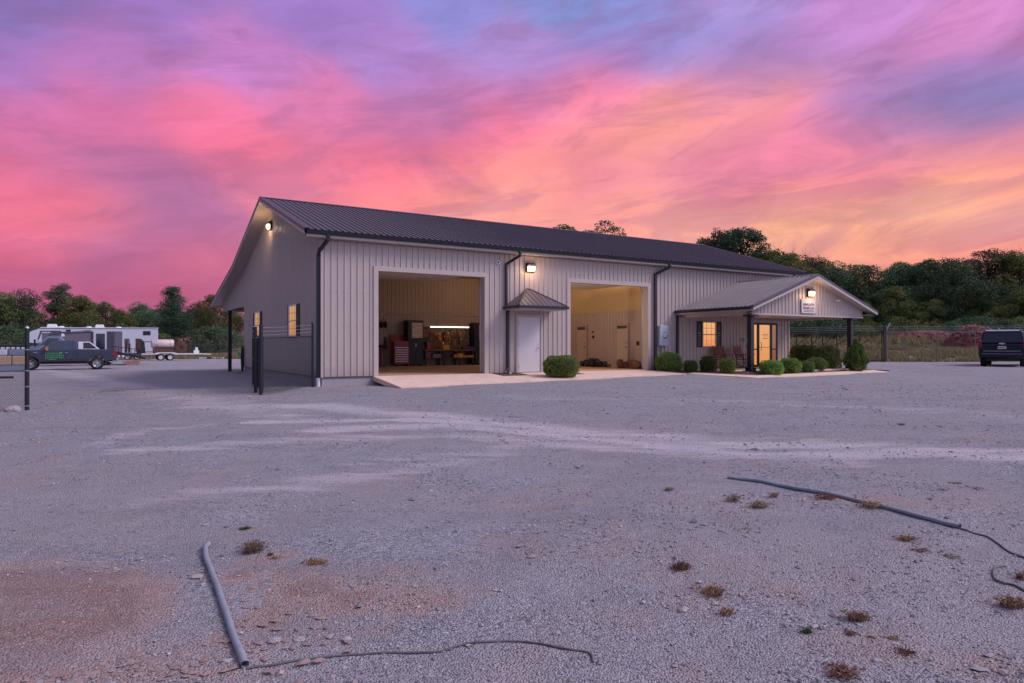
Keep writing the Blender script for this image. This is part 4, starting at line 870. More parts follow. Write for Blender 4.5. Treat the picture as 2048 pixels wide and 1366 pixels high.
t = thing('notice_sheet', 'pale sheet on the side cabinet at the right jamb', 'notice', (11.98, 10.63, 1.80)); mb = MB(); mb.box(-.14, .14, -.012, 0, -.42, .42); mb.build('sheet', M['paper'], t)
# workbench
t = thing('workbench', 'long wooden workbench with a lower shelf along the back wall', 'workbench', (9.98, 10.85, 0))
mb = MB(); mb.box(-1.5, 1.5, -.35, .38, .78, .86); mb.build('top', M['brown'], t); mb = MB(); mb.box(-1.45, 1.45, -.3, .36, .38, .42); mb.build('shelf', M['brown'], t)
for xx in (-1.42, -.35, .62, 1.42): [(lambda q: (q.box(xx-.05, xx+.05, ya_, ya_+.08, 0, .78), q.build('leg', M['black'], t)))(MB()) for ya_ in (-.33, .25)]
t = thing('tool_board', 'dark pegboard crowded with hand tools above the workbench', 'pegboard', (9.98, 11.2, 0))
mb = MB(); mb.box(-1.55, 1.55, 0, .03, .95, 2.12); mb.build('board', M['brown'], t)
TM = [M['steel'], M['redsteel'], M['rust'], M['chrome'], M['orange'], M['black'], M['yellow']]
for i in range(84):
    xx = rnd.uniform(-1.45, 1.45); zt = rnd.uniform(1.2, 1.95); L = rnd.uniform(.1, .34); mb = MB(); k = rnd.random(); lean = rnd.uniform(-.05, .05)
    if k < .5: mb.tube([(xx, -.03, zt), (xx+lean, -.03, zt-L)], rnd.uniform(.008, .02), 6); mb.box(xx-.03, xx+.03, -.05, -.015, zt-.02, zt+.02)
    elif k < .8: mb.box(xx-.04, xx+.04, -.06, -.01, zt-.06, zt+.04); mb.tube([(xx, -.035, zt-.06), (xx+lean, -.035, zt-.06-L*.6)], .012, 6)
    else: mb.tube([(xx+.06*math.cos(q), -.03, zt+.06*math.sin(q)) for q in [j*.7 for j in range(9)]], .009, 5)
    mb.build('hand_tool', rnd.choice(TM), t)
t = thing('strip_light', 'lit fluorescent strip light above the workbench', 'light', (10.17, 10.92, 2.09))
mb = MB(); mb.box(-1.2, 1.2, -.06, .06, .02, .07); mb.build('housing', M['white'], t); mb = MB(); mb.tube([(-1.17, 0, 0), (1.17, 0, 0)], .02, 8); mb.build('tube', M['tubelight'], t)
for xx in (-.75, .6): mb = MB(); mb.tube([(xx, 0, .07), (xx-.05, .1, .18), (xx, .3, .2)], .012, 6); mb.build('bracket', M['dark'], t)
def crate(name, loc, sx, sy, sz, mat, label, cat, lid=True, g=None):
    t = thing(name, label, cat, loc, 0, g); mb = MB(); mb.box(-sx/2, sx/2, -sy/2, sy/2, 0, sz*.8); mb.build('body', mat, t, bevel=.01)
    mb = MB(); mb.box(-sx/2-.008, sx/2+.008, -sy/2-.008, sy/2+.008, sz*.8+.002, sz); mb.tube([(-sx*.2, -sy/2-.02, sz*.5), (sx*.2, -sy/2-.02, sz*.5)], .01, 6); mb.build('lid', mat, t); return t
crate('tool_case', (9.75, 10.6, .862), .38, .2, .25, M['yellow'], 'yellow tool case standing on the workbench', 'tool case')
crate('tool_case', (11.15, 10.65, .862), .75, .3, .15, M['blue'], 'flat blue case on the right end of the workbench', 'tool case')
crate('storage_bin', (8.72, 10.62, .862), .26, .3, .42, M['redsteel'], 'red container on the left end of the workbench', 'container')
crate('storage_bin', (8.7, 10.66, .422), .28, .3, .3, M['redsteel'], 'red container on the bench shelf by the cabinet', 'container')
crate('storage_bin', (10.62, 10.64, .422), .3, .3, .22, M['yellow'], 'yellow parts bin on the bench shelf, left of the long tray', 'container')
crate('parts_tray', (11.1, 10.64, .422), .62, .3, .13, M['orange'], 'long orange parts tray on the bench shelf', 'tray')
crate('parts_bin', (10.32, 10.64, .422), .22, .3, .17, M['orange'], 'orange parts bin on the bench shelf below the yellow case', 'container')
crate('storage_bin', (9.2, 10.64, .422), .5, .3, .2, M['bluegrey'], 'blue grey bundle on the bench shelf', 'bundle')
crate('storage_bin', (9.72, 10.64, .422), .42, .3, .24, M['black'], 'black case on the bench shelf', 'case')
t = thing('wall_rack', 'red and black rack of small boxes left of the pegboard', 'rack', (8.75, 11.1, 1.35))
mb = MB(); mb.box(-.25, .2, -.1, .1, -.15, .72); mb.build('frame', M['black'], t)
for z in (.42, .18): mb = MB(); mb.box(-.22, .18, -.13, -.101, z, z+.2); mb.build('box', M['redsteel'], t)
t = thing('ear_defenders', 'pair of black ear defenders on the back wall', 'ear defenders', (6.43, 11.2, 2.18))
mb = MB(); mb.lathe([(0, -.08), (.08, -.06), (.1, 0)], 'Y', Matrix.Translation((-.1, 0, 0)) @ Matrix.Scale(1.9, 4, (0, 0, 1)), 12); mb.lathe([(0, -.08), (.08, -.06), (.1, 0)], 'Y', Matrix.Translation((.11, 0, 0)) @ Matrix.Scale(1.9, 4, (0, 0, 1)), 12); mb.build('cup', M['black'], t)
mb = MB(); mb.tube([(-.1+.105*(1-math.cos(q)), -.02, .18+.1*math.sin(q)) for q in np.linspace(0, math.pi, 8)], .012, 6); mb.build('band', M['black'], t)
t = thing('bench_grinder', 'dark bench grinder on a stand near the left jamb', 'grinder', (5.95, 10.3, 0))
mb = MB(); mb.tube([(0, 0, .03), (0, 0, .85)], .05, 10); mb.lathe([(.25, 0), (.25, .03), (.06, .06)], 'Z', None, 16); mb.build('stand', M['redsteel'], t)
mb = MB(); mb.box(-.3, .3, -.12, .12, .85, .9); mb.tube([(-.22, 0, 1.02), (.22, 0, 1.02)], .09, 12); mb.build('motor', M['black'], t)
for s in (-.28, .28): mb = MB(); mb.tube([(s-.03, 0, 1.02), (s+.03, 0, 1.02)], .12, 16); mb.build('wheel', M['rubber'], t)
mb = MB(); mb.prism([(.18, 1.0), (.30, 1.0), (.27, 1.5), (.2, 1.5)], 1, -.1, .1); mb.build('shield', M['black'], t)
# heaps on the floor of the right bay
def heap(loc, rz, L, mats, label, seed):
    r = random.Random(seed); t = thing('parts_heap', label, 'heap of parts', loc, rz)
    for i in range(9):
        mb = MB(); u = -L/2+L*(i+.5)/9+r.uniform(-.05, .05); s = r.uniform(.14, .24); z = s*.6; k = r.random()
        if k < .45: mb.lathe([(0, -.09), (s*.5, -.09), (s, -.06), (s, .06), (s*.5, .09), (0, .09)], 'Y', Matrix.Translation((u, r.uniform(-.12, .12), s)) @ Matrix.Rotation(r.uniform(-.4, .4), 4, 'Z'), 14)
        elif k < .75:
            mb.box(-s, s, -s*.7, s*.7, 0, s*1.5, Matrix.Translation((u, r.uniform(-.1, .1), 0)) @ Matrix.Rotation(r.uniform(0, 3), 4, 'Z'))
        else: mb.tube([(u-.2, r.uniform(-.2, .2), z), (u, 0, z+.18), (u+.2, r.uniform(-.2, .2), z)], .05, 8)
        mb.build('part', r.choice(mats), t, bevel=.02 if k >= .45 else 0)
heap((14.95, 4.35, 0), R(90), 1.9, [M['black'], M['rubber'], M['dark']], 'low dark heap of rubber parts on the floor between the two inner doors', 4)
heap((14.95, 1.55, 0), R(90), 1.5, [M['rust'], M['rust'], M['brown']], 'low rusty heap of metal parts on the floor by the right jamb', 9)
t = thing('chain_hoist', 'chain and counterweights hanging inside the right bay', 'chain hoist', (10.75, 1.2, 0)) 
mb = MB(); mb.tube([(0, 0, 2.1), (0, 0, 3.7)], .012, 6); mb.build('chain', M['rust'], t)
for z in (2.15, 2.35, 2.9, 3.3): mb = MB(); mb.lathe([(0, -.08), (.04, -.06), (.05, 0), (.04, .06), (0, .08)], 'Z', Matrix.Translation((0, 0, z)), 10); mb.build('weight', M['black'], t)
def ceiling_light(loc, E, label, col=(1, .60, .34)):
    t = thing('ceiling_light', label, 'ceiling light', loc, 0, 'ceiling lights in the workshop'); mb = MB(); mb.box(-.6, .6, -.12, .12, -.06, 0); mb.build('housing', M['white'], t)
    mb = MB(); mb.box(-.57, .57, -.1, .1, -.075, -.061); mb.build('diffuser', M['tubelight'], t)
    ld = bpy.data.lights.new('lamp_light', 'POINT'); lo = bpy.data.objects.new('lamp_light', ld); C.objects.link(lo); lo.parent = t; ld.shadow_soft_size = .3; ld.energy = E; ld.color = col; lo.location = (0, 0, -.45)
ceiling_light((12.3, 2.6, 4.84), 130, 'ceiling light over the right bay'); ceiling_light((12.3, 7.5, 4.84), 80, 'ceiling light deep inside the right bay'); ceiling_light((4.2, 5.0, 4.84), 14, 'ceiling light over the left bay', (1, .74, .54))

t = thing('added_spotlight', 'added lamp hidden behind the wall between the two bays, brightening the partition', 'added lamp', (8.6, .5, 3.1))
mb = MB(); mb.box(-.18, .18, -.30, .05, -.15, .15); mb.build('housing', M['black'], t); mb = MB(); mb.box(-.15, .15, .055, .07, -.12, .12); mb.build('lens', M['lens'], t)
ld = bpy.data.lights.new('lamp_light', 'SPOT'); lo = bpy.data.objects.new('lamp_light', ld); C.objects.link(lo); lo.parent = t; ld.energy = 620; ld.color = (1, .68, .46); ld.shadow_soft_size = .15; lo.location = (0, .35, 0); ld.spot_size = R(95); ld.spot_blend = .9; lo.rotation_euler = Vector((1, .42, -.16)).to_track_quat('-Z', 'Y').to_euler()  # added spot, out of view, put in to brighten the right bay's partition
# ------------------------------------------------------------------ shrubs
def shrub_mesh(a, b, h, seed, leaf=.03, n=3200, boxy=3., top=None, rough=.05):
    r = random.Random(seed); mb = MB(); vs = []; fs = []
    def rad(th, ph):     # superellipsoid surface in local axes
        x, y, z = math.cos(ph)*math.cos(th), math.cos(ph)*math.sin(th), math.sin(ph)
        s = (abs(x)**boxy+abs(y)**boxy+abs(z)**boxy)**(-1/boxy); return x*s, y*s, z*s
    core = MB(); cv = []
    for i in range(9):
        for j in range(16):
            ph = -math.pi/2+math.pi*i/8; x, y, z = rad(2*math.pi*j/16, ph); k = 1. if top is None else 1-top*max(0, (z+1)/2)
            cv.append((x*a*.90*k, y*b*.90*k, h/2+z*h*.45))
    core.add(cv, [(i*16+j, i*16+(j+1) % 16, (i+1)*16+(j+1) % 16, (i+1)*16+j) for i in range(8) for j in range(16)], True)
    for i in range(n):
        ph = math.asin(r.uniform(-.97, 1)); th = r.uniform(0, 2*math.pi); x, y, z = rad(th, ph)
        nz = mnoise.noise(Vector((x*2.2+seed, y*2.2, z*2.2))); q = 1+rough*2.4*nz+r.uniform(-.04, .07)
        k = 1. if top is None else 1-top*max(0, (z+1)/2)
        p = Vector((x*a*q*k, y*b*q*k, h/2+z*h/2*q)); nrm = Vector((x/a, y/b, z/h*2)).normalized()
        d = (nrm*.6+Vector((r.gauss(0, 1), r.gauss(0, 1), r.gauss(0, 1)+.5))*.7).normalized(); sd = d.cross(Vector((r.gauss(0, 1), r.gauss(0, 1), r.gauss(0, 1)))).normalized()
        L = leaf*r.uniform(.7, 1.4); o = len(vs); vs += [p-sd*L*.35, p+d*L*.5-sd*L*.05, p+d*L*1.1+sd*L*.1, p+sd*L*.4+d*L*.3]; fs.append((o, o+1, o+2, o+3))
    mb.add(vs, fs); return mb, core
def shrub(pxl, pxr, pyt, pyb, z, mat, label, seed, boxy=3., top=None, dz=0., dep=.9, rough=.09, leaf=.040):
    p = at((pxl+pxr)/2, pyb, z); d = p-CAM; Z = d.x*st+d.y*ct; w = (pxr-pxl)/FPX*Z*.95; h = (pyb-pyt)/FPX*Z
    p = p+Vector((st, ct, 0))*(w*.5*dep*.6)
    t = thing('shrub', label, 'shrub', (p.x, p.y, z-.02), -TH, 'shrubs round the porch and door')
    lf, core = shrub_mesh(w/2, w/2*dep, h, seed, leaf, int(7000*max(.5, w*h*1.6)), boxy, top, rough)
    lf.build('foliage', mat, t, fix=False); c = core.build('dark_core', M['core'], t)  # the core is one solid dark body filling the gaps behind the leaves
    mb = MB(); mb.tube([(0, 0, -.04), (0, 0, h*.4)], .03, 6); mb.build('stem', M['bark'], t); return t
shrub(1090, 1157, 713, 751, -.05, M['hedge'], 'wide rounded green shrub between the white door and the second bay', 1, 3.4, None, 0, .9, .07)
shrub(1315, 1365, 707, 743, -.05, M['hedge'], 'rounded green shrub below the electric meter', 2, 2.7)
shrub(1371, 1395, 722, 743.5, -.05, M['hedge_dark'], 'smallest squat shrub between the meter and the porch window', 3, 3.4)
shrub(1404, 1434, 714, 743.5, -.05, M['hedge_dark'], 'box shaped shrub under the porch window', 4, 3.4, None)
shrub(1443, 1471, 718, 747, -.08, M['hedge'], 'yellowish clipped shrub in front of the rocking chairs', 5, 3.2)
shrub(1526, 1567, 722, 748.5, -.10, M['hedge'], 'clipped shrub just right of the left porch post', 6, 3.2)
shrub(1563, 1604, 717, 746.5, -.10, M['hedge'], 'smooth rounded shrub in front of the glass entrance', 7, 2.5)
shrub(1602, 1629, 723, 745, -.10, M['hedge_dark'], 'small square shrub in the middle of the porch bed', 8, 3.8)
shrub(1616, 1656, 716, 743, -.09, M['hedge_dark'], 'low dark domed shrub leaning on the tall hedge block', 9, 2.3)
shrub(1589, 1642, 693, 737, -.05, M['hedge_dark'], 'tall flat topped shrub behind the small square one', 10, 4.5, None, 0, .7)
shrub(1632, 1687, 694, 741, -.09, M['hedge_dark'], 'largest clipped shrub with a sloping right side near the right post', 11, 3.2, .25, 0, .8, .08)
shrub(1690, 1744, 685, 739, -.015, M['hedge_dark'], 'cone shaped bushy evergreen at the right end of the porch bed', 12, 2.0, .55, 0, .5, .2, .055)

# ------------------------------------------------------------------ chain link fences
def chain_panel(mb, p, q, z0p, z0q, h, cell=.07, r=.0022):
    p, q = Vector(p), Vector(q); L = (q-p).length; u = (q-p).normalized(); zz = lambda s: z0p+(z0q-z0p)*s/L
    s = -h
    def wire(a, za, b, zb_):
        A = p+u*a; B_ = p+u*b; A = Vector((A.x, A.y, zz(a)+za)); B_ = Vector((B_.x, B_.y, zz(b)+zb_)); n = Vector((-u.y, u.x, 0))*r; k = Vector((0, 0, r))
        mb.add([A-n, A+n, A+k*1.4, B_-n, B_+n, B_+k*1.4], [(0, 1, 4, 3), (1, 2, 5, 4), (2, 0, 3, 5)])
    while s < L:
        a, b = max(s, 0), min(s+h, L)
        if b > a:
            wire(a, a-s, b, b-s)          # rising
            wire(a, h-(a-s), b, h-(b-s))  # falling
        s += cell
    return mb
def rail(mb, p, q, r=.021): return mb.tube([p, q], r, 8)
# fence panel at the corner of the building
A, Bq = Vector((-.33, -.12, -.31)), Vector((-2.16, -1.03, -.45))
t = thing('chain_link_fence', 'short black chain link panel joining the building corner to the gate post', 'fence')
mb = MB(); mb.tube([A-Vector((0, 0, .1)), A+Vector((0, 0, 2.13))], .04, 10); mb.lathe([(.045, 0), (.03, .04), (0, .05)], 'Z', Matrix.Translation(A+Vector((0, 0, 2.13))), 10); mb.build('post', M['black'], t)
mb = MB(); mb.tube([Bq-Vector((0, 0, .1)), Bq+Vector((0, 0, 2.16))], .055, 10); mb.build('post', M['black'], t)
mb = MB(); rail(mb, A+Vector((0, 0, 1.70)), Bq+Vector((0, 0, 1.75))); mb.build('top_rail', M['black'], t)
mb = MB(); rail(mb, A+Vector((0, 0, .42)), Bq+Vector((0, 0, .72)), .008); mb.build('tension_wire', M['black'], t) if False else None
chain_panel(MB(), A, Bq, 0, 0, .1)
mb = MB(); chain_panel(mb, A, Bq, A.z+.04, Bq.z+.06, 1.66, .075, .0062); mb.build('mesh', M['black'], t, fix=False)
for z in (1.84, 1.95, 2.07):
    mb = MB(); mb.tube([A+Vector((0, 0, z)), (A+Bq)/2+Vector((0, 0, z-.02)), Bq+Vector((0, 0, z))], .004, 4)
    for k in range(18):
        c = A.lerp(Bq, (k+.5)/18)+Vector((0, 0, z-.015)); mb.tube([c+Vector((-.012, 0, -.02)), c+Vector((.012, 0, .02))], .002, 3)
    mb.build('barbed_wire', M['steel'], t)
# opened gate leaf folded back behind that post
t = thing('yard_gate', 'black chain link gate leaf swung open along the gable wall', 'gate')
G0 = gpt(525, 786)+Vector((0, 0, .06)); G1 = gpt(506, 774)+Vector((0, 0, .06))
mb = MB(); 
for g in (G0, G1): mb.tube([g, g+Vector((0, 0, 1.72))], .03, 8)
rail(mb, G0+Vector((0, 0, 1.72)), G1+Vector((0, 0, 1.72)), .03); rail(mb, G0+Vector((0, 0, .02)), G1+Vector((0, 0, .02)), .03); rail(mb, G0+Vector((0, 0, .9)), G1+Vector((0, 0, .9)), .02)
for g in (G0, G1): mb.tube([g+Vector((0, 0, 1.72)), g+Vector((0, 0, 2.1))], .018, 6)
mb.build('frame', M['black'], t); mb = MB(); chain_panel(mb, G0, G1, G0.z+.02, G1.z+.02, 1.68, .05, .006); mb.build('mesh', M['black'], t, fix=False)
mb = MB(); mb.tube([G0+Vector((-.03, 0, .3)), G0+Vector((-.03, 0, 1.5))], .012, 6); mb.build('slats', M['steel'], t)
t = thing('gate_post', 'stout black post beside the opened gate leaf', 'post', (0, 0, 0))
P2 = gpt(511, 785)
mb = MB(); mb.tube([P2-Vector((0, 0, .1)), P2+Vector((0, 0, 2.1))], .05, 10); mb.build('post', M['black'], t)
mb = MB()
for z in (1.75, 1.95, 2.1): mb.tube([P2+Vector((-.08, 0, z)), P2+Vector((.08, 0, z))], .012, 6)
mb.build('barb_arms', M['steel'], t)
# left panel
LP = Vector((-8.09, -.39, -.66)); LQ = LP+Vector((-8.5, 1.0, -.03))
t = thing('chain_link_fence', 'black chain link panel at the left edge with its end post', 'fence')
mb = MB(); mb.tube([LP-Vector((0, 0, .1)), LP+Vector((0, 0, 2.2))], .055, 10); mb.build('post', M['black'], t)
mb = MB(); mb.lathe([(.06, 0), (.045, .04), (0, .07)], 'Z', Matrix.Translation(LP+Vector((0, 0, 2.2))), 10); mb.build('post_cap', M['steel'], t)
mb = MB()
for z in (.10, .62, 1.05, 1.62): mb.tube([LP+Vector((0, 0, z-.012)), LP+Vector((0, 0, z+.012))], .062, 10)
mb.build('band', M['steel'], t)
mb = MB(); rail(mb, LP+Vector((0, 0, 1.72)), LQ+Vector((0, 0, 1.72)), .03); mb.build('top_rail', M['black'], t)
mb = MB(); rail(mb, LP+Vector((-.3, 0.035, .88)), LQ+Vector((0, 0, .88)), .03); mb.build('middle_rail', M['black'], t)
for k in (.14,): p = LP.lerp(LQ, k); 
for k in range(3): p = LP.lerp(LQ, .33+.33*k); mb = MB(); mb.tube([p-Vector((0, 0, .1)), p+Vector((0, 0, 2.1))], .04, 8); mb.build('post', M['black'], t)
mb = MB(); chain_panel(mb, LP, LQ, LP.z+.03, LQ.z+.03, 1.68, .066, .0046); mb.build('mesh', M['black'], t, fix=False)
# pale rock at its foot
mb = MB(); bmk = bmesh.new(); bmesh.ops.create_icosphere(bmk, subdivisions=2, radius=1)
def rock(name, loc, s, mat, label, cat='rock', seed=1, grp=None):
    b = bmesh.new(); bmesh.ops.create_icosphere(b, subdivisions=3, radius=1)
    for v in b.verts:
        n = mnoise.fractal(v.co*1.1+Vector((seed, seed*2, 0)), 1, 2, 4); v.co = v.co*(1+.35*n); v.co.x *= s[0]; v.co.y *= s[1]; v.co.z *= s[2]
    me = bpy.data.meshes.new(name); b.to_mesh(me); b.free(); me.materials.append(mat); o = bpy.data.objects.new(name, me); C.objects.link(o); o.location = loc
    return tag(o, label, cat, grp)
p = gpt(28, 821); rock('rock', p+Vector((0, 0, .03)), (.20, .13, .09), M['rockgrey'], 'pale rock at the foot of the left fence panel', seed=3)
# right hand fence and gate (45 m away)
def F(px, z=0, Z=45.): p = atZ(px, 700, Z); return Vector((p.x, p.y, z))
def fence_run(name, pxs, label, cat, mat, gates=False, Z=45., h=1.95, barb=True, cell=.12, r=.0019):
    t = thing(name, label, cat); P = [F(x, 0, Z) for x in pxs]
    for p in P: p.z = g1(p.x, p.y)
    for p in P: mb = MB(); mb.tube([p-Vector((0, 0, .1)), p+Vector((0, 0, h+(.05 if gates else .4)))], .035 if gates else .026, 8); mb.build('post', mat, t)
    mb = MB(); [rail(mb, a+Vector((0, 0, h)), b+Vector((0, 0, h)), .025) for a, b in zip(P[:-1], P[1:])]; mb.build('top_rail', mat, t)
    mb = MB(); [chain_panel(mb, a, b, a.z+.05, b.z+.05, h-.08, cell, r) for a, b in zip(P[:-1], P[1:])]; mb.build('mesh', mat, t, fix=False)
    if gates:
        mb = MB(); [rail(mb, a+Vector((0, 0, .12)), b+Vector((0, 0, .12)), .025) for a, b in zip(P[:-1], P[1:])]; mb.build('bottom_rail', mat, t)
        mb = MB(); [rail(mb, a+Vector((0, 0, 1.15)), b+Vector((0, 0, h)), .022) for a, b in zip(P[:-1], P[1:])]; mb.build('brace', mat, t)
    if barb:
        mb = MB()
        for k in range(3):
            for a, b in zip(P[:-1], P[1:]): mb.tube([a+Vector((0, -.05*k, h+.14+.12*k)), b+Vector((0, -.05*k, h+.14+.12*k))], .006, 3)
        mb.build('barbed_wire', M['steel'], t)
    return t
fence_run('chain_link_gate', [1560, 1593, 1623, 1645, 1674, 1720, 1764], 'long dark braced chain link gate behind the porch', 'gate', M['black'], True)
fence_run('chain_link_fence', [1773, 1812, 1874, 1950, 2030, 2110, 2200], 'grey chain link fence running right from the gate post behind the black car', 'fence', M['dullsteel'])
p = F(1770); p.z = g1(p.x, p.y)
t = thing('gate_post', 'thick dark and silver gate post where the long gate ends on the right', 'post'); mb = MB(); mb.tube([p+Vector((-.1, 0, -.1)), p+Vector((-.1, 0, 2.4))], .045, 10); mb.build('dark_post', M['black'], t)
mb = MB(); mb.tube([p+Vector((.14, 0, -.1)), p+Vector((.14, 0, 2.15))], .06, 10); mb.build('post', M['dullsteel'], t); mb = MB(); mb.tube([p+Vector((.14, 0, 2.1)), p+Vector((.40, -.1, 2.55))], .03, 6); mb.build('barb_arm', M['steel'], t)
mb = MB(); mb.tube([p+Vector((.2, 0, .9)), F(1812)+Vector((0, 0, 1.25))], .015, 6); mb.build('brace', M['dullsteel'], t)
# far left fence
fence_run('chain_link_fence', list(range(-160, 560, 60)), 'grey chain link fence in front of the trees behind the camper', 'fence', M['dullsteel'], False, 84., 1.5, False, .16, .005)

# ------------------------------------------------------------------ vehicles
def wheel(parent, loc, r, w, rim=M['wheel'], spokes=6, side=-1):
    o = bpy.data.objects.new('wheel', None); C.objects.link(o); o.parent = parent; o.location = loc
    mb = MB(); mb.lathe([(r*.62, -w/2), (r*.93, -w/2), (r, -w*.35), (r, w*.35), (r*.93, w/2), (r*.62, w/2)], 'Y', None, 28); mb.build('tyre', M['rubber'], o)
    mb = MB(); y = side*w*.42
    mb.lathe([(r*.64, y), (r*.60, y), (r*.56, y*.7), (r*.5, y*.35), (0, y*.3)], 'Y', None, 24)
    for k in range(spokes):
        a = 2*math.pi*k/spokes; m = Matrix.Rotation(a, 4, 'Y'); mb.box(-.035, .035, min(y*.5, y*.85), max(y*.5, y*.85), .02, r*.6, m)
    mb.lathe([(0, y*.95), (r*.14, y*.95), (r*.16, y*.4)], 'Y', None, 12); mb.build('rim', rim, o)
    return o
def arch(cx_, r, z0, n=9): return [(cx_+r*math.cos(a), z0+r*math.sin(a)) for a in np.linspace(math.pi, 0, n)]
# pickup, facing -X. local x: 0 rear .. front negative handled by mirroring
pf = gpt(64, 740.5); prr = gpt(191.7, 737.6)
t = thing('pickup_truck', 'dark grey extended cab pickup with green lettering on its door', 'pickup truck', ((pf.x+prr.x)/2, (pf.y+prr.y)/2, -.49), 0)
wb = 1.80; ws_ = .40; ht = 1.0
def low(z0, z1, xr, xf): # side polygon with wheel arches, x to the left = front (negative)
    return [(xr, z0)]+[(xr, z1)]+[(xf, z1)]+[(xf, z0)]
zl = .55
poly = [(2.9, zl+.05), (2.92, 1.30), (.72, 1.33), (-1.3, 1.31), (-2.40, 1.22), (-2.56, 1.08), (-2.58, .62), (-2.45, zl)]+[(x, z) for x, z in arch(-wb, .50, zl-.10)]+[(-1.2, zl-.02), (1.2, zl-.02)]+[(x, z) for x, z in arch(wb, .50, zl-.10)]+[(2.4, zl)]
poly = [(x, max(z, .0)) for x, z in poly]
mb = MB(); mb.prism(poly, 1, -.98, .98); mb.build('body', M['truck'], t, bevel=.04)
cabp = [(.72, 1.29), (.68, 1.84), (.56, 1.89), (-.50, 1.89), (-.72, 1.84), (-1.30, 1.29)]
def taper_prism(poly, y, k, zb_, zt_):   # narrows towards the top
    f = lambda z: y*(1-k*(z-zb_)/(zt_-zb_)); n = len(poly)
    mb = MB(); mb.add([(x, -f(z), z) for x, z in poly]+[(x, f(z), z) for x, z in poly], [tuple(range(n)), tuple(range(n, 2*n))[::-1]]+[(i, n+i, n+(i+1) % n, (i+1) % n) for i in range(n)]); return mb
taper_prism(cabp, .95, .16, 1.29, 1.95).build('cab', M['truck'], t, bevel=.03)
def side_glass(polys, y, k, zb_, zt_, off=.012, mat=None, name='side_window', parent=None):
    f = lambda z: y*(1-k*(z-zb_)/(zt_-zb_))+off
    for P in polys:
        for s in (-1, 1):
            mb = MB(); n = len(P); mb.add([(x, s*f(z), z) for x, z in P]+[(x, s*(f(z)-.03), z) for x, z in P], [tuple(range(n)), tuple(range(n, 2*n))]+[(i, (i+1) % n, n+(i+1) % n, n+i) for i in range(n)]); mb.build(name, mat or M['glass'], parent or t)
side_glass([[(-.02, 1.36), (-.02, 1.79), (-.56, 1.79), (-1.04, 1.36)], [(.58, 1.37), (.56, 1.79), (.17, 1.79), (.17, 1.37)]], .95, .16, 1.29, 1.95)
side_glass([[(1.0, 1.36), (1.0, 1.80), (.80, 1.80), (.80, 1.36)]], .87, .0, 1.29, 1.95, .0, M['white'], 'white_panel')
# white framed tinted topper on the bed
mb = MB(); mb.prism([(.76, 1.33), (.76, 1.82), (1.40, 1.82), (1.95, 1.35), (1.95, 1.33)], 1, -.86, .86); mb.build('topper', M['white'], t, bevel=.02)
side_glass([[(1.04, 1.38), (1.04, 1.76), (1.38, 1.76), (1.80, 1.38)]], .86, 0, 1, 2, .012, None, 'topper_window')
mb = MB(); mb.box(2.0, 2.85, -.86, .86, 1.30, 1.315); mb.build('bed_cover', M['black'], t)
mb = MB(); mb.prism([(2.4, .52), (2.9, .52), (2.9, .40), (2.7, .40)], 1, -.95, .95); mb.box(2.9, 3.04, -.92, .92, .50, .72); mb.build('rear_bumper', M['chrome'], t, bevel=.02)
mb = MB(); mb.box(-2.70, -2.56, -.95, .95, .48, .78); mb.build('front_bumper', M['chrome'], t, bevel=.03)
mb = MB(); mb.box(-2.62, -2.57, -.62, .62, .8, 1.14); mb.build('grille', M['black'], t)
for s in (-1, 1):
    mb = MB(); mb.box(-2.61, -2.35, min(s*.66, s*.985), max(s*.66, s*.985), .84, 1.10); mb.build('headlight', M['chrome'], t, bevel=.02)
    mb = MB(); mb.box(2.70, 2.93, min(s*.90, s*.99), max(s*.90, s*.99), .82, 1.20); mb.build('tail_light', M['taillight'], t, bevel=.02)
    mb = MB(); mb.box(-1.0, -.84, min(s*1.0, s*1.20), max(s*1.0, s*1.20), 1.24, 1.48); mb.build('mirror', M['amber'] if s < 0 else M['black'], t, bevel=.03)
    mb = MB(); mb.box(-1.25, 1.25, min(s*.86, s*1.02), max(s*.86, s*1.02), .40, .46); mb.build('running_board', M['black'], t)
    mb = MB(); mb.box(-1.28, 1.28, min(s*.981, s*.992), max(s*.981, s*.992), .56, .72); mb.build('lower_panel', M['truck_low'], t)
    for xx in (-1.05, .08, .72): mb = MB(); mb.box(xx-.008, xx+.008, min(s*.982, s*.986), max(s*.982, s*.986), .60, 1.28); mb.build('door_gap', M['black'], t)
    for xx in (-.18, .12): mb = MB(); mb.box(xx-.07, xx+.07, min(s*.982, s*1.0), max(s*.982, s*1.0), 1.10, 1.13); mb.build('door_handle', M['chrome'], t)
    for wx in (-wb, wb): mb = MB(); mb.prism([q for q in arch(wx, .56, zl-.12, 12)]+[q for q in arch(wx, .48, zl-.12, 12)[::-1]], 1, min(s*.97, s*1.005), max(s*.97, s*1.005)); mb.build('wheel_arch', M['truck_low'], t)
mb = MB(); mb.quad((-1.31, -.86, 1.32), (-1.31, .86, 1.32), (-.75, .80, 1.84), (-.75, -.80, 1.84)); mb.build('windscreen', M['glass'], t)
mb = MB(); rr = random.Random(8)
for row in range(3):
    u = -1.0
    while u < -.06:
        w = rr.uniform(.03, .07); z = 1.10-row*.13; mb.box(u, u+w*.35, -.995, -.983, z-.1*rr.uniform(.6, 1), z); q_ = rr.choice((0, .04, .08)); mb.box(u, u+w, -.9945, -.983, z-q_-.018, z-q_); u += w+.035
mb.box(-.85, -.45, -.994, -.983, .68, .70); mb.build('door_lettering', M['green_ink'], t)
mb = MB(); mb.box(-1.62, -1.42, -.992, -.983, 1.12, 1.15); mb.build('badge', M['chrome'], t)
mb = MB(); mb.box(-2.4, 2.7, -.6, .6, .38, .56); mb.build('chassis', M['black'], t)
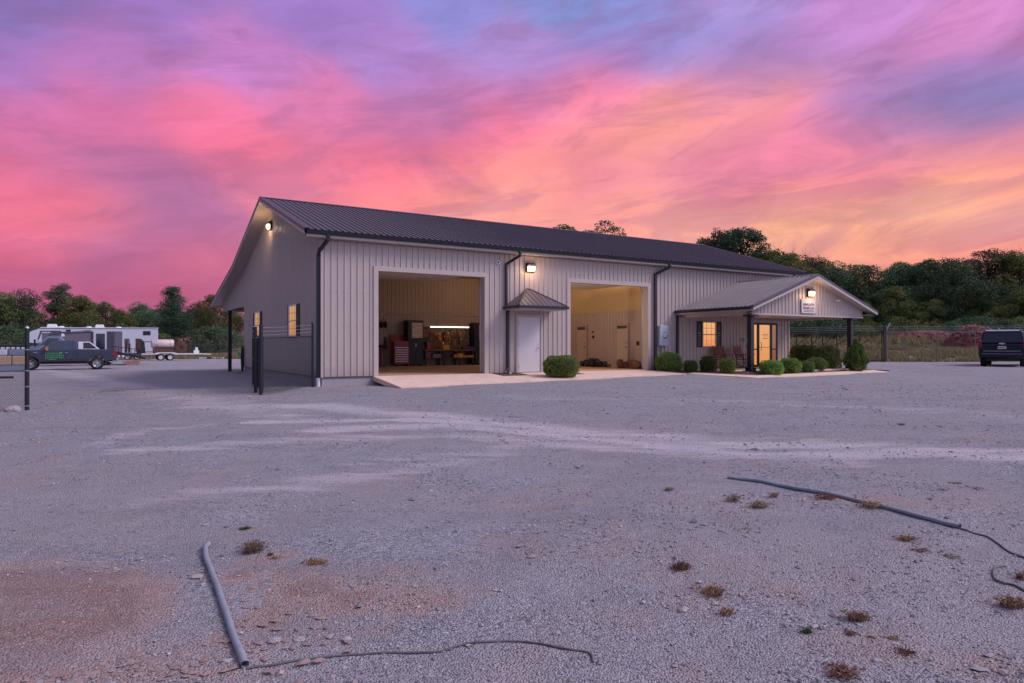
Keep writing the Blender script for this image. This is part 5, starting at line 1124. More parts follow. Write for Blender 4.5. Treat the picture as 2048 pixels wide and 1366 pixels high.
for xx in (-wb, wb):
    wheel(t, (xx, -.84, ws_), ws_, .28, side=-1); wheel(t, (xx, .84, ws_), ws_, .28, side=1)
# flatbed truck with ramps parked beyond it
b0 = atZ(95, 738, 53.); t = thing('flatbed_truck', 'old flatbed truck with raised ramps parked behind the pickup', 'flatbed truck', (b0.x, b0.y, -.5), 0)
taper_prism([(1.1, 1.0), (1.1, 2.0), (.9, 2.28), (.0, 2.28), (-.55, 1.62), (-1.5, 1.45), (-1.6, 1.0)], 1.0, .12, 1.0, 2.3).build('cab', paint('pale blue paint', (.14, .18, .24), .35), t, bevel=.05)
side_glass([[(.75, 1.62), (.75, 2.15), (.1, 2.15), (-.42, 1.62)]], 1.0, .12, 1.0, 2.3, .012, M['glass'])
mb = MB(); mb.box(-1.65, 1.1, -1.0, 1.0, .55, 1.0); mb.build('hood_and_sill', M['black'], t, bevel=.04)
mb = MB(); mb.box(.92, 1.08, -.8, .8, 2.28, 2.5); mb.build('roof_box', M['white'], t)
mb = MB(); mb.tube([(-.7, -1.25, 1.5), (-.75, -1.3, 2.05)], .06, 8); mb.tube([(-.4, -1.0, 1.6), (-.75, -1.3, 1.7)], .02, 6); mb.tube([(-.4, -1.0, 1.8), (-.75, -1.3, 2.0)], .02, 6); mb.build('mirror', M['black'], t)
mb = MB(); mb.prism([(1.3, 1.05), (1.3, 1.2), (4.3, 1.2), (6.6, .62), (6.6, .48), (4.3, 1.0)], 1, -1.15, 1.15); mb.build('bed', M['black'], t)
mb = MB()
for k in range(10): x = 4.3+k*.22; mb.tube([(x, -1.12, 1.2-(x-4.3)*.25), (x, -1.12, 1.55-(x-4.3)*.16)], .02, 5)
mb.tube([(4.2, -1.12, 1.56), (6.4, -1.12, 1.22)], .03, 6); mb.build('side_rail', M['dark'], t)
for x, h, w, l in ((5.25, 1.05, .09, .04), (5.5, .75, .06, .0), (6.2, 1.15, .16, -.12)):
    mb = MB(); mb.prism([(x-w, 1.0), (x+w, 1.0), (x+w+l, 1.0+h), (x-w+l, 1.0+h)], 1, -1.0, -.75)
    for k in range(4): mb.box(x-w-.03+l*k/4, x+w+.03+l*k/4, -1.05, -.7, 1.15+k*h/4.4, 1.2+k*h/4.4)
    mb.build('ramp', M['rust'], t)
mb = MB(); mb.prism([(4.9, .30), (6.5, .52), (6.0, .02), (5.3, .02)], 1, -1.3, -1.15); mb.build('skid_plate', M['redrock'], t)
for xx in (-.9, 3.0, 3.9): wheel(t, (xx, -.85, .42), .42, .28, side=-1); wheel(t, (xx, .85, .42), .42, .28, side=1)
for xx in (5.75, 6.05): mb = MB(); mb.lathe([(0, -.02), (.09, -.02), (.09, .02), (0, .02)], 'Y', Matrix.Translation((xx-1.0, -1.17, .72)), 12); mb.build('reflector', M['white'], t)
# camper
r0 = atZ(50, 720, 70.); r1 = atZ(316, 720, 75.6); RL = math.hypot(r1.x-r0.x, r1.y-r0.y)
t = thing('camper_trailer', 'long white fifth wheel camper with dark graphics below the trees', 'camper', (r0.x, r0.y, -.5), math.atan2(r1.y-r0.y, r1.x-r0.x))
def cx(px): return (px-50)/266*RL
mb = MB(); mb.prism([(0.0, 1.9), (.05, 2.55), (.5, 3.05), (1.4, 3.42), (RL, 3.50), (RL, .55), (2.9, .55), (2.7, 1.7)], 1, -.0, 2.5); mb.build('body', M['rvwhite'], t, bevel=.05)
mb = MB(); mb.prism([(1.3, 3.40), (RL+.05, 3.48), (RL+.05, 3.55), (1.3, 3.47)], 1, -.05, 2.5); mb.build('roof_edge', M['white'], t)
mb = MB(); mb.prism([(1.3, 3.33), (RL+.03, 3.41), (RL+.03, 3.46), (1.3, 3.38)], 1, -.02, -.003); mb.build('trim_line', M['rvdark'], t)
def panel(name, p0_, p1_, z0_, z1_, mat, d=.03, par=None, bv=.01):
    mb = MB(); mb.box(cx(p0_), cx(p1_), -d, -.002, z0_, z1_); return mb.build(name, mat, par or t, bevel=bv)
def band(pts, d0, d1, mat): mb = MB(); mb.prism([(cx(a), z) for a, z in pts], 1, -d1, -d0); return mb.build('stripe', mat, t)
panel('slide_out', 103, 176, .9, 2.92, M['rvmid'], .5); panel('slide_trim', 100, 178, 2.93, 3.02, M['rvdark'], .52)
band([(79, 3.12), (117, 3.12), (119, 3.02), (82, 3.02), (76, 2.2), (73, 2.2)], .003, .02, M['rvdark'])
band([(94, 2.55), (100, 2.82), (176, 3.08), (176, 2.98), (104, 2.72), (97, 2.5)], .53, .55, M['rvdark'])
band([(140, 3.05), (170, 3.22), (178, 3.2), (178, 3.1)], .003, .02, M['rvmid'])
panel('window', 82, 99, 2.1, 2.9, M['rvmid']); panel('window', 105, 122, 1.8, 2.6, M['rvdark'], .52); panel('window', 124, 170, 1.7, 2.65, M['rvmid'], .515); panel('vent', 128, 137, 3.06, 3.26, M['black'], .04)
dr = panel('door', 182, 208, .8, 3.05, M['rvwhite'], .04); panel('door_glass', 187, 205, 1.0, 2.86, M['glass'], .055, dr)
panel('dark_panel', 176, 181.5, .8, 3.08, M['rvdark'], .05); panel('slide_window', 209, 224, .8, 3.10, M['rvdark'], .05); panel('brown_panel', 224.5, 240, .8, 3.12, M['rvmid'], .05); panel('white_trim', 240.5, 244, .8, 3.14, M['rvwhite'], .055)
panel('window', 284, 300, 2.72, 3.18, M['black'], .03); panel('storage_window', 245, 256, 1.3, 2.35, M['rvmid'], .02); panel('storage_hatch', 268, 311, .9, 2.05, M['rvmid'], .02); panel('hatch_panel', 271, 308, .95, 1.95, M['rvwhite'], .03); panel('lower_skirt', 115, 315, .56, .78, M['rvdark'], .06)
for a, b in ((88, 109), (183, 203)): mb = MB(); mb.prism([(cx(a), 3.46), (cx(a)+.1, 3.84), (cx(b)-.12, 3.84), (cx(b), 3.48)], 1, .8, 1.7); mb.build('air_conditioner', M['white'], t, bevel=.04)
for a in (116, 171, 232): mb = MB(); mb.lathe([(.32, 3.46), (.25, 3.62), (0, 3.66)], 'Z', Matrix.Translation((cx(a), 1.2, 0)), 12); mb.build('roof_vent', M['white'], t)
for a in (252, 272): wheel(t, (cx(a), .1, .38), .38, .24)
# tank trailer
tb = atZ(330, 720, 71.); t = thing('tank_trailer', 'white tandem trailer carrying a pale tank and a rusty reel', 'trailer', (tb.x, tb.y, g1(tb.x, tb.y)), 0)
mb = MB(); mb.box(-2.2, 3.2, -.9, .9, .62, .72); mb.tube([(3.2, 0, .66), (4.4, 0, .6)], .05, 8); mb.build('frame', M['white'], t)
mb = MB(); mb.lathe([(0, -1.05), (.36, -1.05), (.45, -.97), (.45, .97), (.36, 1.05), (0, 1.05)], 'X', Matrix.Translation((-.22, 0, 1.72)), 24); mb.build('tank', M['tank'], t)
for xx in (-.8, .45): mb = MB(); mb.lathe([(.46, -.03), (.46, .03)], 'X', Matrix.Translation((xx, 0, 1.72)), 24); mb.build('strap', M['steel'], t)
mb = MB(); mb.box(-1.1, .75, -.5, .5, .74, 1.26); mb.build('tank_stand', M['rust'], t)
mb = MB(); mb.lathe([(.2, -.3), (.54, -.3), (.6, -.28), (.6, -.24), (.54, -.22), (.3, -.2), (.3, .2), (.6, .24), (.6, .3), (.2, .3)], 'Y', Matrix.Translation((1.45, -.3, 1.38)), 24)
for kk in range(8): mb.box(-.03, .03, -.62, -.58, .1, .58, Matrix.Translation((1.45, 0, 1.38)) @ Matrix.Rotation(kk*math.pi/4, 4, 'Y'))
mb.build('reel', M['rust'], t)
mb = MB(); mb.box(2.7, 3.2, -.3, .3, .73, 1.05); mb.box(2.85, 3.1, -.2, .2, 1.05, 1.35); mb.build('winch', M['white'], t)
mb = MB(); mb.lathe([(0, -.35), (.3, -.3), (.42, 0), (.3, .3), (0, .35)], 'Y', Matrix.Translation((-2.25, 0, 1.45)) @ Matrix.Scale(1.9, 4, (0, 0, 1)), 9); mb.prism([(-2.6, .72), (-1.8, .72), (-1.9, 1.9), (-2.3, 2.1)], 1, -.5, .4); mb.build('dark_bundle', M['black'], t)
for s in (-1, 1): mb = MB(); mb.prism([(-1.0, .62), (-.95, .78), (-.6, .84), (.6, .84), (.95, .78), (1.0, .62), (.9, .62), (.5, .76), (-.5, .76), (-.9, .62)], 1, min(s*.78, s*1.05), max(s*.78, s*1.05)); mb.build('mudguard', M['white'], t)
for xx in (-.46, .40): wheel(t, (xx, -.92, .34), .34, .22, M['white'], 5, -1); wheel(t, (xx, .92, .34), .34, .22, M['white'], 5, 1)
# parking blocks and bin
for (a, b, mt, lb) in ((399, 413, 'white', 'white concrete parking block, left one near the porch post'), (414, 424, 'dark', 'dark block between the two white parking blocks'), (425, 447, 'white', 'long white parking block right beside the lean-to post')):
    p0_, p1_ = gpt(a, 717.5), gpt(b, 717.5); c_ = (p0_+p1_)/2; L_ = (p1_-p0_).length
    mb = MB(); mb.prism([(-.1, 0), (-.07, .16), (.07, .16), (.1, 0)], 0, -L_/2, L_/2); o = mb.build('parking_block', M[mt]); o.location = c_; o.rotation_euler = (0, 0, -TH); tag(o, lb, 'parking block', 'parking blocks behind the building')
p = gpt(481.5, 716); s_ = .75
t = thing('waste_bin', 'small green bin beyond the lean-to beside the gable wall', 'bin', p, -TH); mb = MB(); mb.lathe([(.01, 0), (.30, 0), (.36, .62)], 'Z', None, 12); mb.build('body', M['greenbin'], t); mb = MB(); mb.lathe([(.38, .62), (.38, .68), (0, .70)], 'Z', None, 12); mb.build('rim', M['greenbin'], t)
# wrapped stack at the left edge
p = atZ(6, 748, 41.); t = thing('pallet_stack', 'tan and white wrapped pallet load behind the left fence panel', 'pallet load', (p.x, p.y, -.55), 0)
mb = MB(); mb.box(-2.2, 1.15, -.6, .8, .15, .45); mb.build('pallet', M['bluegrey'], t)
for i in range(5): mb = MB(); mb.box(-2.2+i*.67, -1.56+i*.67, -.58, .78, .46, 1.02); mb.build('bale', M['tan'], t, bevel=.06)
for i in range(4): mb = MB(); mb.box(-2.2+i*.83, -1.40+i*.83, -.56, .76, 1.03, 1.40); mb.build('bag', M['bluegrey'] if i % 2 else M['rvwhite'], t, bevel=.07)
mb = MB()
for i in range(14): mb.box(-2.3+i*.25, -2.22+i*.25, -.55, .75, 1.42, 1.62, Matrix.Translation((0, 0, 0)) @ Matrix.Shear('XY', 4, (.0, 0)) if False else None)
mb.build('top_slats', M['white'], t)

# SUV seen from behind at the right edge
RL_ = atZ(2004, 735, 35.); hd = R(90)-TH-R(38.5)
t = thing('parked_suv', 'black sport utility vehicle seen from behind at the right edge', 'car', (RL_.x, RL_.y, g1(RL_.x, RL_.y)), hd)
# local +X forward, origin at the middle of the rear bumper
wb0, wb1 = 1.15, 4.1; zl = .48
poly = [(.02, .62), (.0, 1.08), (.10, 1.22), (5.0, 1.18), (5.25, .9), (5.28, .55), (4.75, zl)]+arch(wb1, .50, zl-.1)[::-1]+[(3.5, zl-.06), (1.75, zl-.06)]+arch(wb0, .50, zl-.1)[::-1]+[(.5, zl)]
mb = MB(); mb.prism(poly, 1, -1.0, 1.0); mb.build('body', M['suv'], t, bevel=.06)
taper_prism([(.06, 1.20), (.30, 1.80), (.45, 1.88), (2.7, 1.90), (3.1, 1.86), (4.0, 1.2)], .97, .17, 1.2, 1.9).build('cabin', M['suv'], t, bevel=.05)
fy = lambda z: .97*(1-.17*(z-1.2)/.7)
mb = MB(); mb.quad((.065, -fy(1.26)+.10, 1.26), (.065, fy(1.26)-.10, 1.26), (.265, fy(1.76)-.08, 1.77), (.265, -fy(1.76)+.08, 1.77)); bake(mb, Matrix.Translation((-.02, 0, 0))); mb.build('rear_window', M['glass'], t)
side_glass([[(.42, 1.27), (.55, 1.72), (1.35, 1.74), (1.3, 1.27)], [(1.42, 1.27), (1.46, 1.74), (2.2, 1.75), (2.2, 1.27)], [(2.3, 1.27), (2.3, 1.75), (2.9, 1.74), (3.5, 1.27)]], .97, .17, 1.2, 1.9)
for s in (-1, 1):
    mb = MB(); mb.prism([(-.02, .98), (.0, 1.30), (.14, 1.42), (.16, .98)], 1, min(s*.86, s*1.005), max(s*.86, s*1.005)); mb.build('tail_light', M['taillight'], t, bevel=.02)
    mb = MB(); mb.box(.5, 2.9, s*.72-.02, s*.72+.02, 1.92, 1.95); mb.build('roof_rail', M['chrome'], t)
    mb = MB(); mb.box(3.2, 3.35, min(s*1.0, s*1.2), max(s*1.0, s*1.2), 1.15, 1.33); mb.build('mirror', M['suv'], t, bevel=.03)
mb = MB(); mb.box(-.10, .12, -.98, .98, .46, .80); mb.build('rear_bumper', M['suv'], t, bevel=.05)
mb = MB(); mb.box(-.108, -.095, -.78, .78, .80, .825); mb.box(-.112, -.1, -.85, .85, .66, .675); mb.build('chrome_strip', M['steel'], t)
mb = MB(); mb.box(-.02, .02, -.18, .18, .92, 1.06); mb.build('number_plate', M['paper'], t); mb = MB(); mb.prism([(-.14, 1.185), (-.12, 1.22), (-.04, 1.22), (-.04, 1.24), (.04, 1.24), (.04, 1.22), (.13, 1.22), (.14, 1.185), (.12, 1.16), (.04, 1.16), (.04, 1.145), (-.04, 1.145), (-.04, 1.16), (-.12, 1.16)], 0, -.012, .03); mb.build('emblem', M['chrome'], t)
mb = MB(); [mb.box(-.026, -.0205, -.14+i*.045, -.115+i*.045, .965, 1.02) for i in range(7)]; mb.build('plate_print', M['ink'], t)
mb = MB(); mb.prism([(.40, 1.90), (.30, 1.86), (.22, 1.84), (.30, 1.80), (.45, 1.87)], 1, -.70, .70); mb.build('spoiler', M['steel'], t)
mb = MB(); mb.tube([(.7, .12, 1.89), (.55, .18, 2.02)], .02, 6); mb.build('antenna', M['white'], t)
mb = MB(); mb.box(.2, 5.0, -.7, .7, .3, .5); mb.build('underbody', M['black'], t)
for xx in (wb0, wb1): wheel(t, (xx, -.84, .41), .41, .28, side=-1); wheel(t, (xx, .84, .41), .41, .28, side=1)

# ------------------------------------------------------------------ pipes and cables in the foreground
def ground_path(pts, r, lift=1.):
    out = []
    for q in pts: p = gpt(*q); out.append(Vector((p.x, p.y, p.z)))
    # smooth
    res = []
    for i in range(len(out)-1):
        a = out[max(i-1, 0)]; b = out[i]; c_ = out[i+1]; d = out[min(i+2, len(out)-1)]
        for k_ in range(6):
            s = k_/6; res.append(.5*((2*b)+(c_-a)*s+(2*a-5*b+4*c_-d)*s*s+(3*b-a-3*c_+d)*s**3))
    res.append(out[-1]); zn = fbm([p.x for p in res], [p.y for p in res], .55, 3.3)*.035+fbm([p.x for p in res], [p.y for p in res], 2.2, 7.7)*.012
    return [Vector((p.x, p.y, g1(p.x, p.y)+z+r*lift)) for p, z in zip(res, zn)]
def pipe(name, pts, r, mat, label, cat, hole=True):
    P = ground_path(pts, r, 1.0)
    if hole:
        t = thing(name, label, cat); mb = MB(); mb.tube(P, r, 14, caps=False); mb.tube(P, r*.86, 14, caps=False); mb.build('pipe', mat, t, fix=False)
        mb = MB()
        for e, f in ((P[0], P[1]), (P[-1], P[-2])): d = (f-e).normalized(); mb.tube([e+d*.06, e+d*.07], r*.85, 14)
        mb.build('mouth_shade', M['black'], t); return t  # black plug stands in for the shade inside the open pipe ends
    mb = MB(); mb.tube(P, r, 8); return tag(mb.build(name, mat), label, cat)
pipe('conduit_pipe', [(417, 1091), (411, 1101), (413, 1124), (423, 1153), (437, 1190), (452, 1233), (466, 1275), (478, 1308), (490, 1336)], .021, M['pipe'], 'bent grey conduit pipe lying in the left foreground', 'pipe')
pipe('conduit_pipe', [(1455, 957), (1500, 961), (1560, 971), (1620, 985), (1690, 1000), (1760, 1018), (1840, 1038), (1920, 1058)], .021, M['pipe'], 'long straight grey conduit pipe lying on the right', 'pipe')
pipe('black_cable', [(494, 1338), (520, 1333), (560, 1327), (620, 1316), (700, 1308), (790, 1303), (870, 1302), (930, 1290), (1010, 1285), (1070, 1288), (1130, 1300), (1172, 1304), (1184, 1312), (1186, 1324)], .0065, M['cable'], 'thin dark cable running right from the bent pipe', 'cable', False)
pipe('black_cable', [(1921, 1059), (1950, 1069), (1975, 1077), (1998, 1092), (2020, 1108), (2060, 1122), (2120, 1135)], .0075, M['cable'], 'thin dark cable trailing from the end of the long pipe', 'cable', False)
pipe('black_cable', [(2012, 1134), (1996, 1137), (1987, 1146), (1990, 1160), (2005, 1167), (2030, 1172), (2060, 1186), (2110, 1200)], .0075, M['cable'], 'looped pale cable at the right edge', 'cable', False)
# ------------------------------------------------------------------ dry weeds
def weed(px, py, w, h, mat, label, seed, n=110):
    r = random.Random(seed); p = gpt(px, py); d = p-CAM; Z = d.x*st+d.y*ct; W_ = w/FPX*Z/2; Hh = max(h/FPX*Z, .015); mb = MB()
    for i in range(n):
        a = r.uniform(0, 6.28); q = W_*math.sqrt(r.random())*.75; bx_, by = q*math.cos(a), q*math.sin(a)*.8; L = r.uniform(.4, 1.)
        dx_, dy_ = r.gauss(0, .5)*W_, r.gauss(0, .5)*W_; zt = Hh*L*(1-.55*(q/W_)); s = .0016+.0022*r.random(); t0 = Vector((bx_, by, -.01)); m0 = Vector((bx_+dx_*.5, by+dy_*.5, zt*.75)); e0 = Vector((bx_+dx_, by+dy_, zt*r.uniform(.5, 1.)))
        sd_ = Vector((-dy_-.001, dx_, 0)).normalized()*s; mb.add([t0-sd_, t0+sd_, m0+sd_*.8, m0-sd_*.8, e0], [(0, 1, 2, 3), (3, 2, 4)])
        if r.random() < .7: mb.add([m0, m0+Vector((r.gauss(0, .012), r.gauss(0, .012), .012)), e0.lerp(m0, .5)+Vector((.006, 0, 0))], [(0, 1, 2)])
    o = mb.build('dry_weed', mat, fix=False); o.location = (p.x, p.y, p.z+.0); return tag(o, label, 'weed', 'dry weeds in the gravel')
D, PW, GW = M['dry'], M['paleweed'], M['greenweed']
for i, (px, py, w, h, mt, lb) in enumerate([
 (505, 1104, 52, 34, PW, 'feathery pale weed just behind the top of the bent pipe'), (550, 1117, 26, 10, PW, 'flat pale weed tuft right of the feathery one'), (628, 1130, 44, 14, D, 'brown weed tuft third to the right of the bent pipe'),
 (490, 1058, 22, 5, GW, 'tiny green weed above the bent pipe'), (727, 1070, 12, 8, D, 'small lone reddish weed right of centre left'), (1466, 1000, 40, 16, PW, 'pale weed left of the long pipe'),
 (1518, 1013, 46, 14, PW, 'spreading pale weed beside a dark chip, below the long pipe'), (1548, 990, 24, 8, PW, 'thin pale weed under the upper end of the long pipe'), (1652, 1000, 44, 16, D, 'brown weed growing against the long pipe'), (1738, 1018, 54, 26, PW, 'bushy pale weed leaning over the long pipe'),
 (1360, 1140, 42, 24, D, 'brown fan shaped weed left of the red patches'), (1425, 1190, 62, 22, D, 'broad red brown weed patch, largest in the middle right'), (1452, 1229, 36, 18, D, 'round red brown weed just below the largest patch'),
 (1714, 1238, 48, 22, D, 'olive brown weed in the lower right'), (1613, 1268, 22, 20, GW, 'upright greenish weed left of the lower weeds'), (1699, 1272, 24, 12, D, 'small rusty weed between two larger ones'), (1742, 1280, 18, 8, D, 'tiny rusty weed right of the small one'), (1786, 1281, 26, 12, PW, 'small tan weed in the lower right'),
 (1811, 1311, 36, 18, D, 'dark brown weed nearest the lower right corner'), (1682, 1350, 70, 20, D, 'wide faded weed at the bottom edge'), (1813, 1081, 44, 12, D, 'brown weed below the far end of the long pipe'), (1490, 1062, 28, 7, PW, 'flat pink tan weed in open gravel'),
 (1837, 1106, 40, 12, D, 'brown weed second below the pipe end'), (1897, 1116, 36, 9, PW, 'pale flat weed near the trailing cable'), (2024, 1208, 60, 20, D, 'large red brown weed at the right edge'), (2042, 1160, 26, 22, D, 'weed beside the looped cable'), (1944, 979, 42, 5, D, 'thin rusty streak of weed far right'), (1912, 968, 20, 4, D, 'tiny rusty weed above the rusty streak'),
 (1802, 850, 16, 5, D, 'small distant brown weed in the wheel tracks'), (1338, 980, 26, 6, PW, 'faint tan weed in the middle gravel'), (540, 1112+0, 10, 8, D, 'little brown sprig by the pale tufts')]):
    weed(px, py, w, h, mt, lb, 100+i, 160 if w > 40 else 80)
# single stones worth naming
for i, (px, py, s, lb) in enumerate([(1164, 1210, .022, 'round pale stone in the lower middle'), (550, 1283, .028, 'blue grey stone right of the bent pipe'), (597, 1281, .026, 'darker blue grey stone beside the other'), (693, 1280, .022, 'pale flat stone in the clay patch'), (1752, 1325, .026, 'pale stone near the bottom right'), (452, 1325, .024, 'flat grey stone left of the pipe mouth'), (1113, 1268, .018, 'small pinkish white stone above the cable end'), (1366, 1222, .028, 'pale stone among the blue grey rubble'), (409, 1051, .018, 'small white stone above the bent pipe')]):
    p = gpt(px, py); rock('stone', p+Vector((0, 0, s*.3)), (s*1.3, s, s*.55), M['rockgrey'] if i % 2 else M['stones'], lb, 'stone', seed=i+5)

# ------------------------------------------------------------------ rubble, mounds, field
def mound(name, px, Z, w, h, mat, label, cat, seed, depth=.7):
    p = atZ(px, 700, Z); z = g1(p.x, p.y); vs = []; n = 40
    for i in range(n+1):
        for j in range(n+1):
            u, v = -1+2*i/n, -1+2*j/n; q = max(0, 1-(u*u+v*v)); nz = mnoise.fractal(Vector((u*3+seed, v*3, seed)), .8, 2, 5); k = q**.8*(1+.22*nz)
            vs.append((u*w/2, v*w/2*depth, -.25+h*k+q*.12*mnoise.noise(Vector((u*14, v*14, seed)))))
    ch = []; cf = []; base_n = len(vs)
    for i in range(int(150*w*h/3)):
        a = rnd.uniform(-.9, .9); b = rnd.uniform(-.9, .9); q = max(0, 1-(a*a+b*b)); sz = rnd.uniform(.05, .22); octa(ch, cf, (a*w/2, b*w/2*depth, -.22+h*q**.8), sz, sz*.7, sz*.6, a*9, rnd)
    vs += ch; cf = [tuple(k_+base_n for k_ in f) for f in cf]
    me = bpy.data.meshes.new(name); me.from_pydata(vs, [], cf+[(i*(n+1)+j, i*(n+1)+j+1, (i+1)*(n+1)+j+1, (i+1)*(n+1)+j) for i in range(n) for j in range(n)]); me.materials.append(mat); o = bpy.data.objects.new(name, me); C.objects.link(o); o.location = (p.x, p.y, z); o.rotation_euler = (0, 0, -TH); return tag(o, label, cat)
mound('dirt_mound', 1950, 60, 5.6, 2.0, M['redclay'], 'big red clay mound beyond the fence left of the black car', 'dirt mound', 2)
mound('dirt_mound', 1850, 69, 9.0, 1.1, M['redclay'], 'low red clay bank beyond the fence at the foot of the wood', 'dirt mound', 5)
c0 = gpt(1822, 722); t = thing('rubble_pile', 'small heap of reddish rubble at the foot of the fence', 'rubble', c0)
vs, fs = [], []
for i in range(260): 
    a, q = rnd.uniform(0, 6.28), rnd.random()**.7; s = rnd.uniform(.04, .11); octa(vs, fs, (q*1.0*math.cos(a), q*.45*math.sin(a), .28*(1-q)*rnd.random()+.02), s, s*.8, s*.6, a, rnd)
me = bpy.data.meshes.new('stones'); me.from_pydata(vs, [], fs); me.materials.append(M['rockgrey']); o = bpy.data.objects.new('stones', me); C.objects.link(o); o.parent = t
# grass
def grass_stuff(name, regions, label, h=.3):
    vs, fs = [], []; r = random.Random(77)
    for (p0x, p1x, Z0, Z1, n, hh) in regions:
        X_, Y_ = [], []
        for i in range(n):
            Z = r.uniform(Z0, Z1); px = r.uniform(p0x, p1x); q = atZ(px, 700, Z); X_.append(q.x); Y_.append(q.y)
        zz = gz(np.array(X_), np.array(Y_)); cl_ = fbm(X_, Y_, .35, 5.)
        for x, y, z, c_ in zip(X_, Y_, zz, cl_):
            if c_ < -.1 and r.random() < .7: continue
            for k_ in range(3):
                a = r.uniform(0, 3.14); L = hh*r.uniform(.4, 1.2)*(1+c_); w = .05*hh/.3; dx_, dy_ = math.cos(a)*w, math.sin(a)*w; o = len(vs); e = (r.gauss(0, .3)*L, r.gauss(0, .3)*L)
                vs += [(x-dx_, y-dy_, z-.02), (x+dx_, y+dy_, z-.02), (x+dx_*.2+e[0], y+dy_*.2+e[1], z+L)]; fs.append((o, o+1, o+2))
    me = bpy.data.meshes.new(name); me.from_pydata(vs, [], fs); me.materials.append(M['grass']); o = bpy.data.objects.new(name, me); C.objects.link(o); return tag(o, label, 'grass', kind='stuff')
grass_stuff('grass', [(1540, 2300, 45.4, 60, 9000, .28), (1540, 2300, 60, 80, 6000, .5), (300, 520, 79, 88, 2500, .3), (-200, 300, 82, 92, 2000, .4)], 'rough dry grass of the field beyond the fences')
grass_stuff('grass', [(195, 300, 22.6, 25.6, 900, .02)], 'small thin grass patch in the gravel left of the building')

# ------------------------------------------------------------------ trees
def tree_mesh(seed, H, spread, mode='broad', leaf=.26, n=5200, cb=.18):
    r = random.Random(seed); tr = MB(); vs, fs = [], []; blobs = []
    if mode == 'pine':
        tr.tube([(0, 0, -.3), (.1, 0, H*.5), (0, .05, H*.96)], [H*.022, H*.014, .03], 7)
        for i in range(34):
            z = H*(.25+.72*i/34); R_ = spread*(1.0-(z/H-.25)/.78)**.75*r.uniform(.6, 1.08)+.25
            for k_ in range(3): a = r.uniform(0, 6.28); e = Vector((R_*math.cos(a), R_*math.sin(a), z+R_*.15)); tr.tube([(0, 0, z-.2), e*.9+Vector((0, 0, z*.1))], [.06, .015], 4, False); blobs.append((e*1.0, .55+.22*R_, .5)); blobs.append((Vector((e.x*.55, e.y*.55, z)), .6+.2*R_, .5))
    else:
        tr.tube([(0, 0, -.3), (r.uniform(-.2, .2), r.uniform(-.2, .2), H*.3), (r.uniform(-.4, .4), r.uniform(-.4, .4), H*.8)], [H*.024, H*.017, H*.004], 7)
        nb = {'broad': 34, 'dome': 60, 'crownfan': 34}.get(mode, 44)
        for i in range(nb):
            a = r.uniform(0, 6.28); zf = r.uniform(cb, 1.) if mode != 'umbrella' else r.uniform(.55, 1.); prof = math.sin(math.pi*min(1, max(.05, (zf-cb)/(1.0-cb)*.85+.12)))**.6
            q = spread*prof*math.sqrt(r.random()); e = Vector((q*math.cos(a), q*math.sin(a), H*zf*.93))
            if mode == 'dome': zf = r.random(); rr_ = spread*math.sqrt(max(0, 1-zf*zf))*r.uniform(.55, 1); e = Vector((rr_*math.cos(a), rr_*math.sin(a), H*(.58+.38*zf)))
            if mode == 'crownfan': zf = r.uniform(.62, 1.); rr_ = spread*(1.1-.75*((zf-.62)/.38)**2)*r.uniform(.2, 1); e = Vector((rr_*math.cos(a), rr_*math.sin(a), H*zf*.97))
            st_ = Vector((0, 0, max(H*.12, e.z-q*.9-H*.08))); md = st_.lerp(e, .5)+Vector((r.uniform(-.3, .3), r.uniform(-.3, .3), -.1*q)); tr.tube([st_, md, e], [H*.008, H*.005, .015], 5, False)
            blobs.append((e, r.uniform(.55, 1.15)*spread*{'broad': .36, 'dome': .26, 'crownfan': .17}.get(mode, .22), r.uniform(.6, .85)))
            if mode == 'thin':
                for k_ in range(5): f = e+Vector((r.gauss(0, .8), r.gauss(0, .8), r.gauss(.3, .7))); tr.tube([e, f], [.02, .006], 3, False)
    tot = sum(b[1]**2 for b in blobs)
    for (c_, R_, fl_) in blobs:
        m = int(n*R_*R_/tot)
        for i in range(m):
            d = Vector((r.gauss(0, 1), r.gauss(0, 1), r.gauss(.15, 1))).normalized(); q = R_*(.55+.5*r.random()**.6); nz = mnoise.noise(d*1.7+c_*.9); q *= 1+.45*nz
            p = c_+Vector((d.x*q, d.y*q, d.z*q*fl_)); L = leaf*r.uniform(.6, 1.35); u = Vector((r.gauss(0, 1), r.gauss(0, 1), r.gauss(0, .7))).normalized(); v = u.cross(Vector((r.gauss(0, 1), r.gauss(0, 1), r.gauss(0, 1)))).normalized()
            o = len(vs); vs += [p-u*L*.5, p+v*L*.32, p+u*L*.55, p-v*L*.30+u*L*.1]; fs.append((o, o+1, o+2, o+3))
    me = bpy.data.meshes.new('crown'); me.from_pydata(vs, [], fs); mt = bpy.data.meshes.new('trunk'); mt.from_pydata(tr.v, [], tr.f); mt.materials.append(M['bark']); return me, mt
KIN = {}
for nm, args, mat in [('b1', (1, 9.5, 3.6), 'leaf'), ('b2', (2, 8.5, 3.9), 'leafb'), ('b3', (3, 10.5, 3.5), 'leaf'), ('b4', (4, 8., 3.4), 'leafb'), ('b5', (9, 9., 4.2), 'leaf')]:
    KIN[nm] = (*tree_mesh(*args, n=15000, leaf=.19), mat, args[1])
KIN['tall'] = (*tree_mesh(21, 13, 3.3, 'broad', .17, 13000, .3), 'leafb', 13)
KIN['pine'] = (*tree_mesh(31, 12, 3.2, 'pine', .18, 18000), 'needle', 12)
KIN['round'] = (*tree_mesh(33, 15, 4.2, 'dome', .2, 20000, .45), 'needle', 15)
KIN['thin'] = (*tree_mesh(41, 10, 2.6, 'thin', .13, 7000, .3), 'thinleaf', 10)
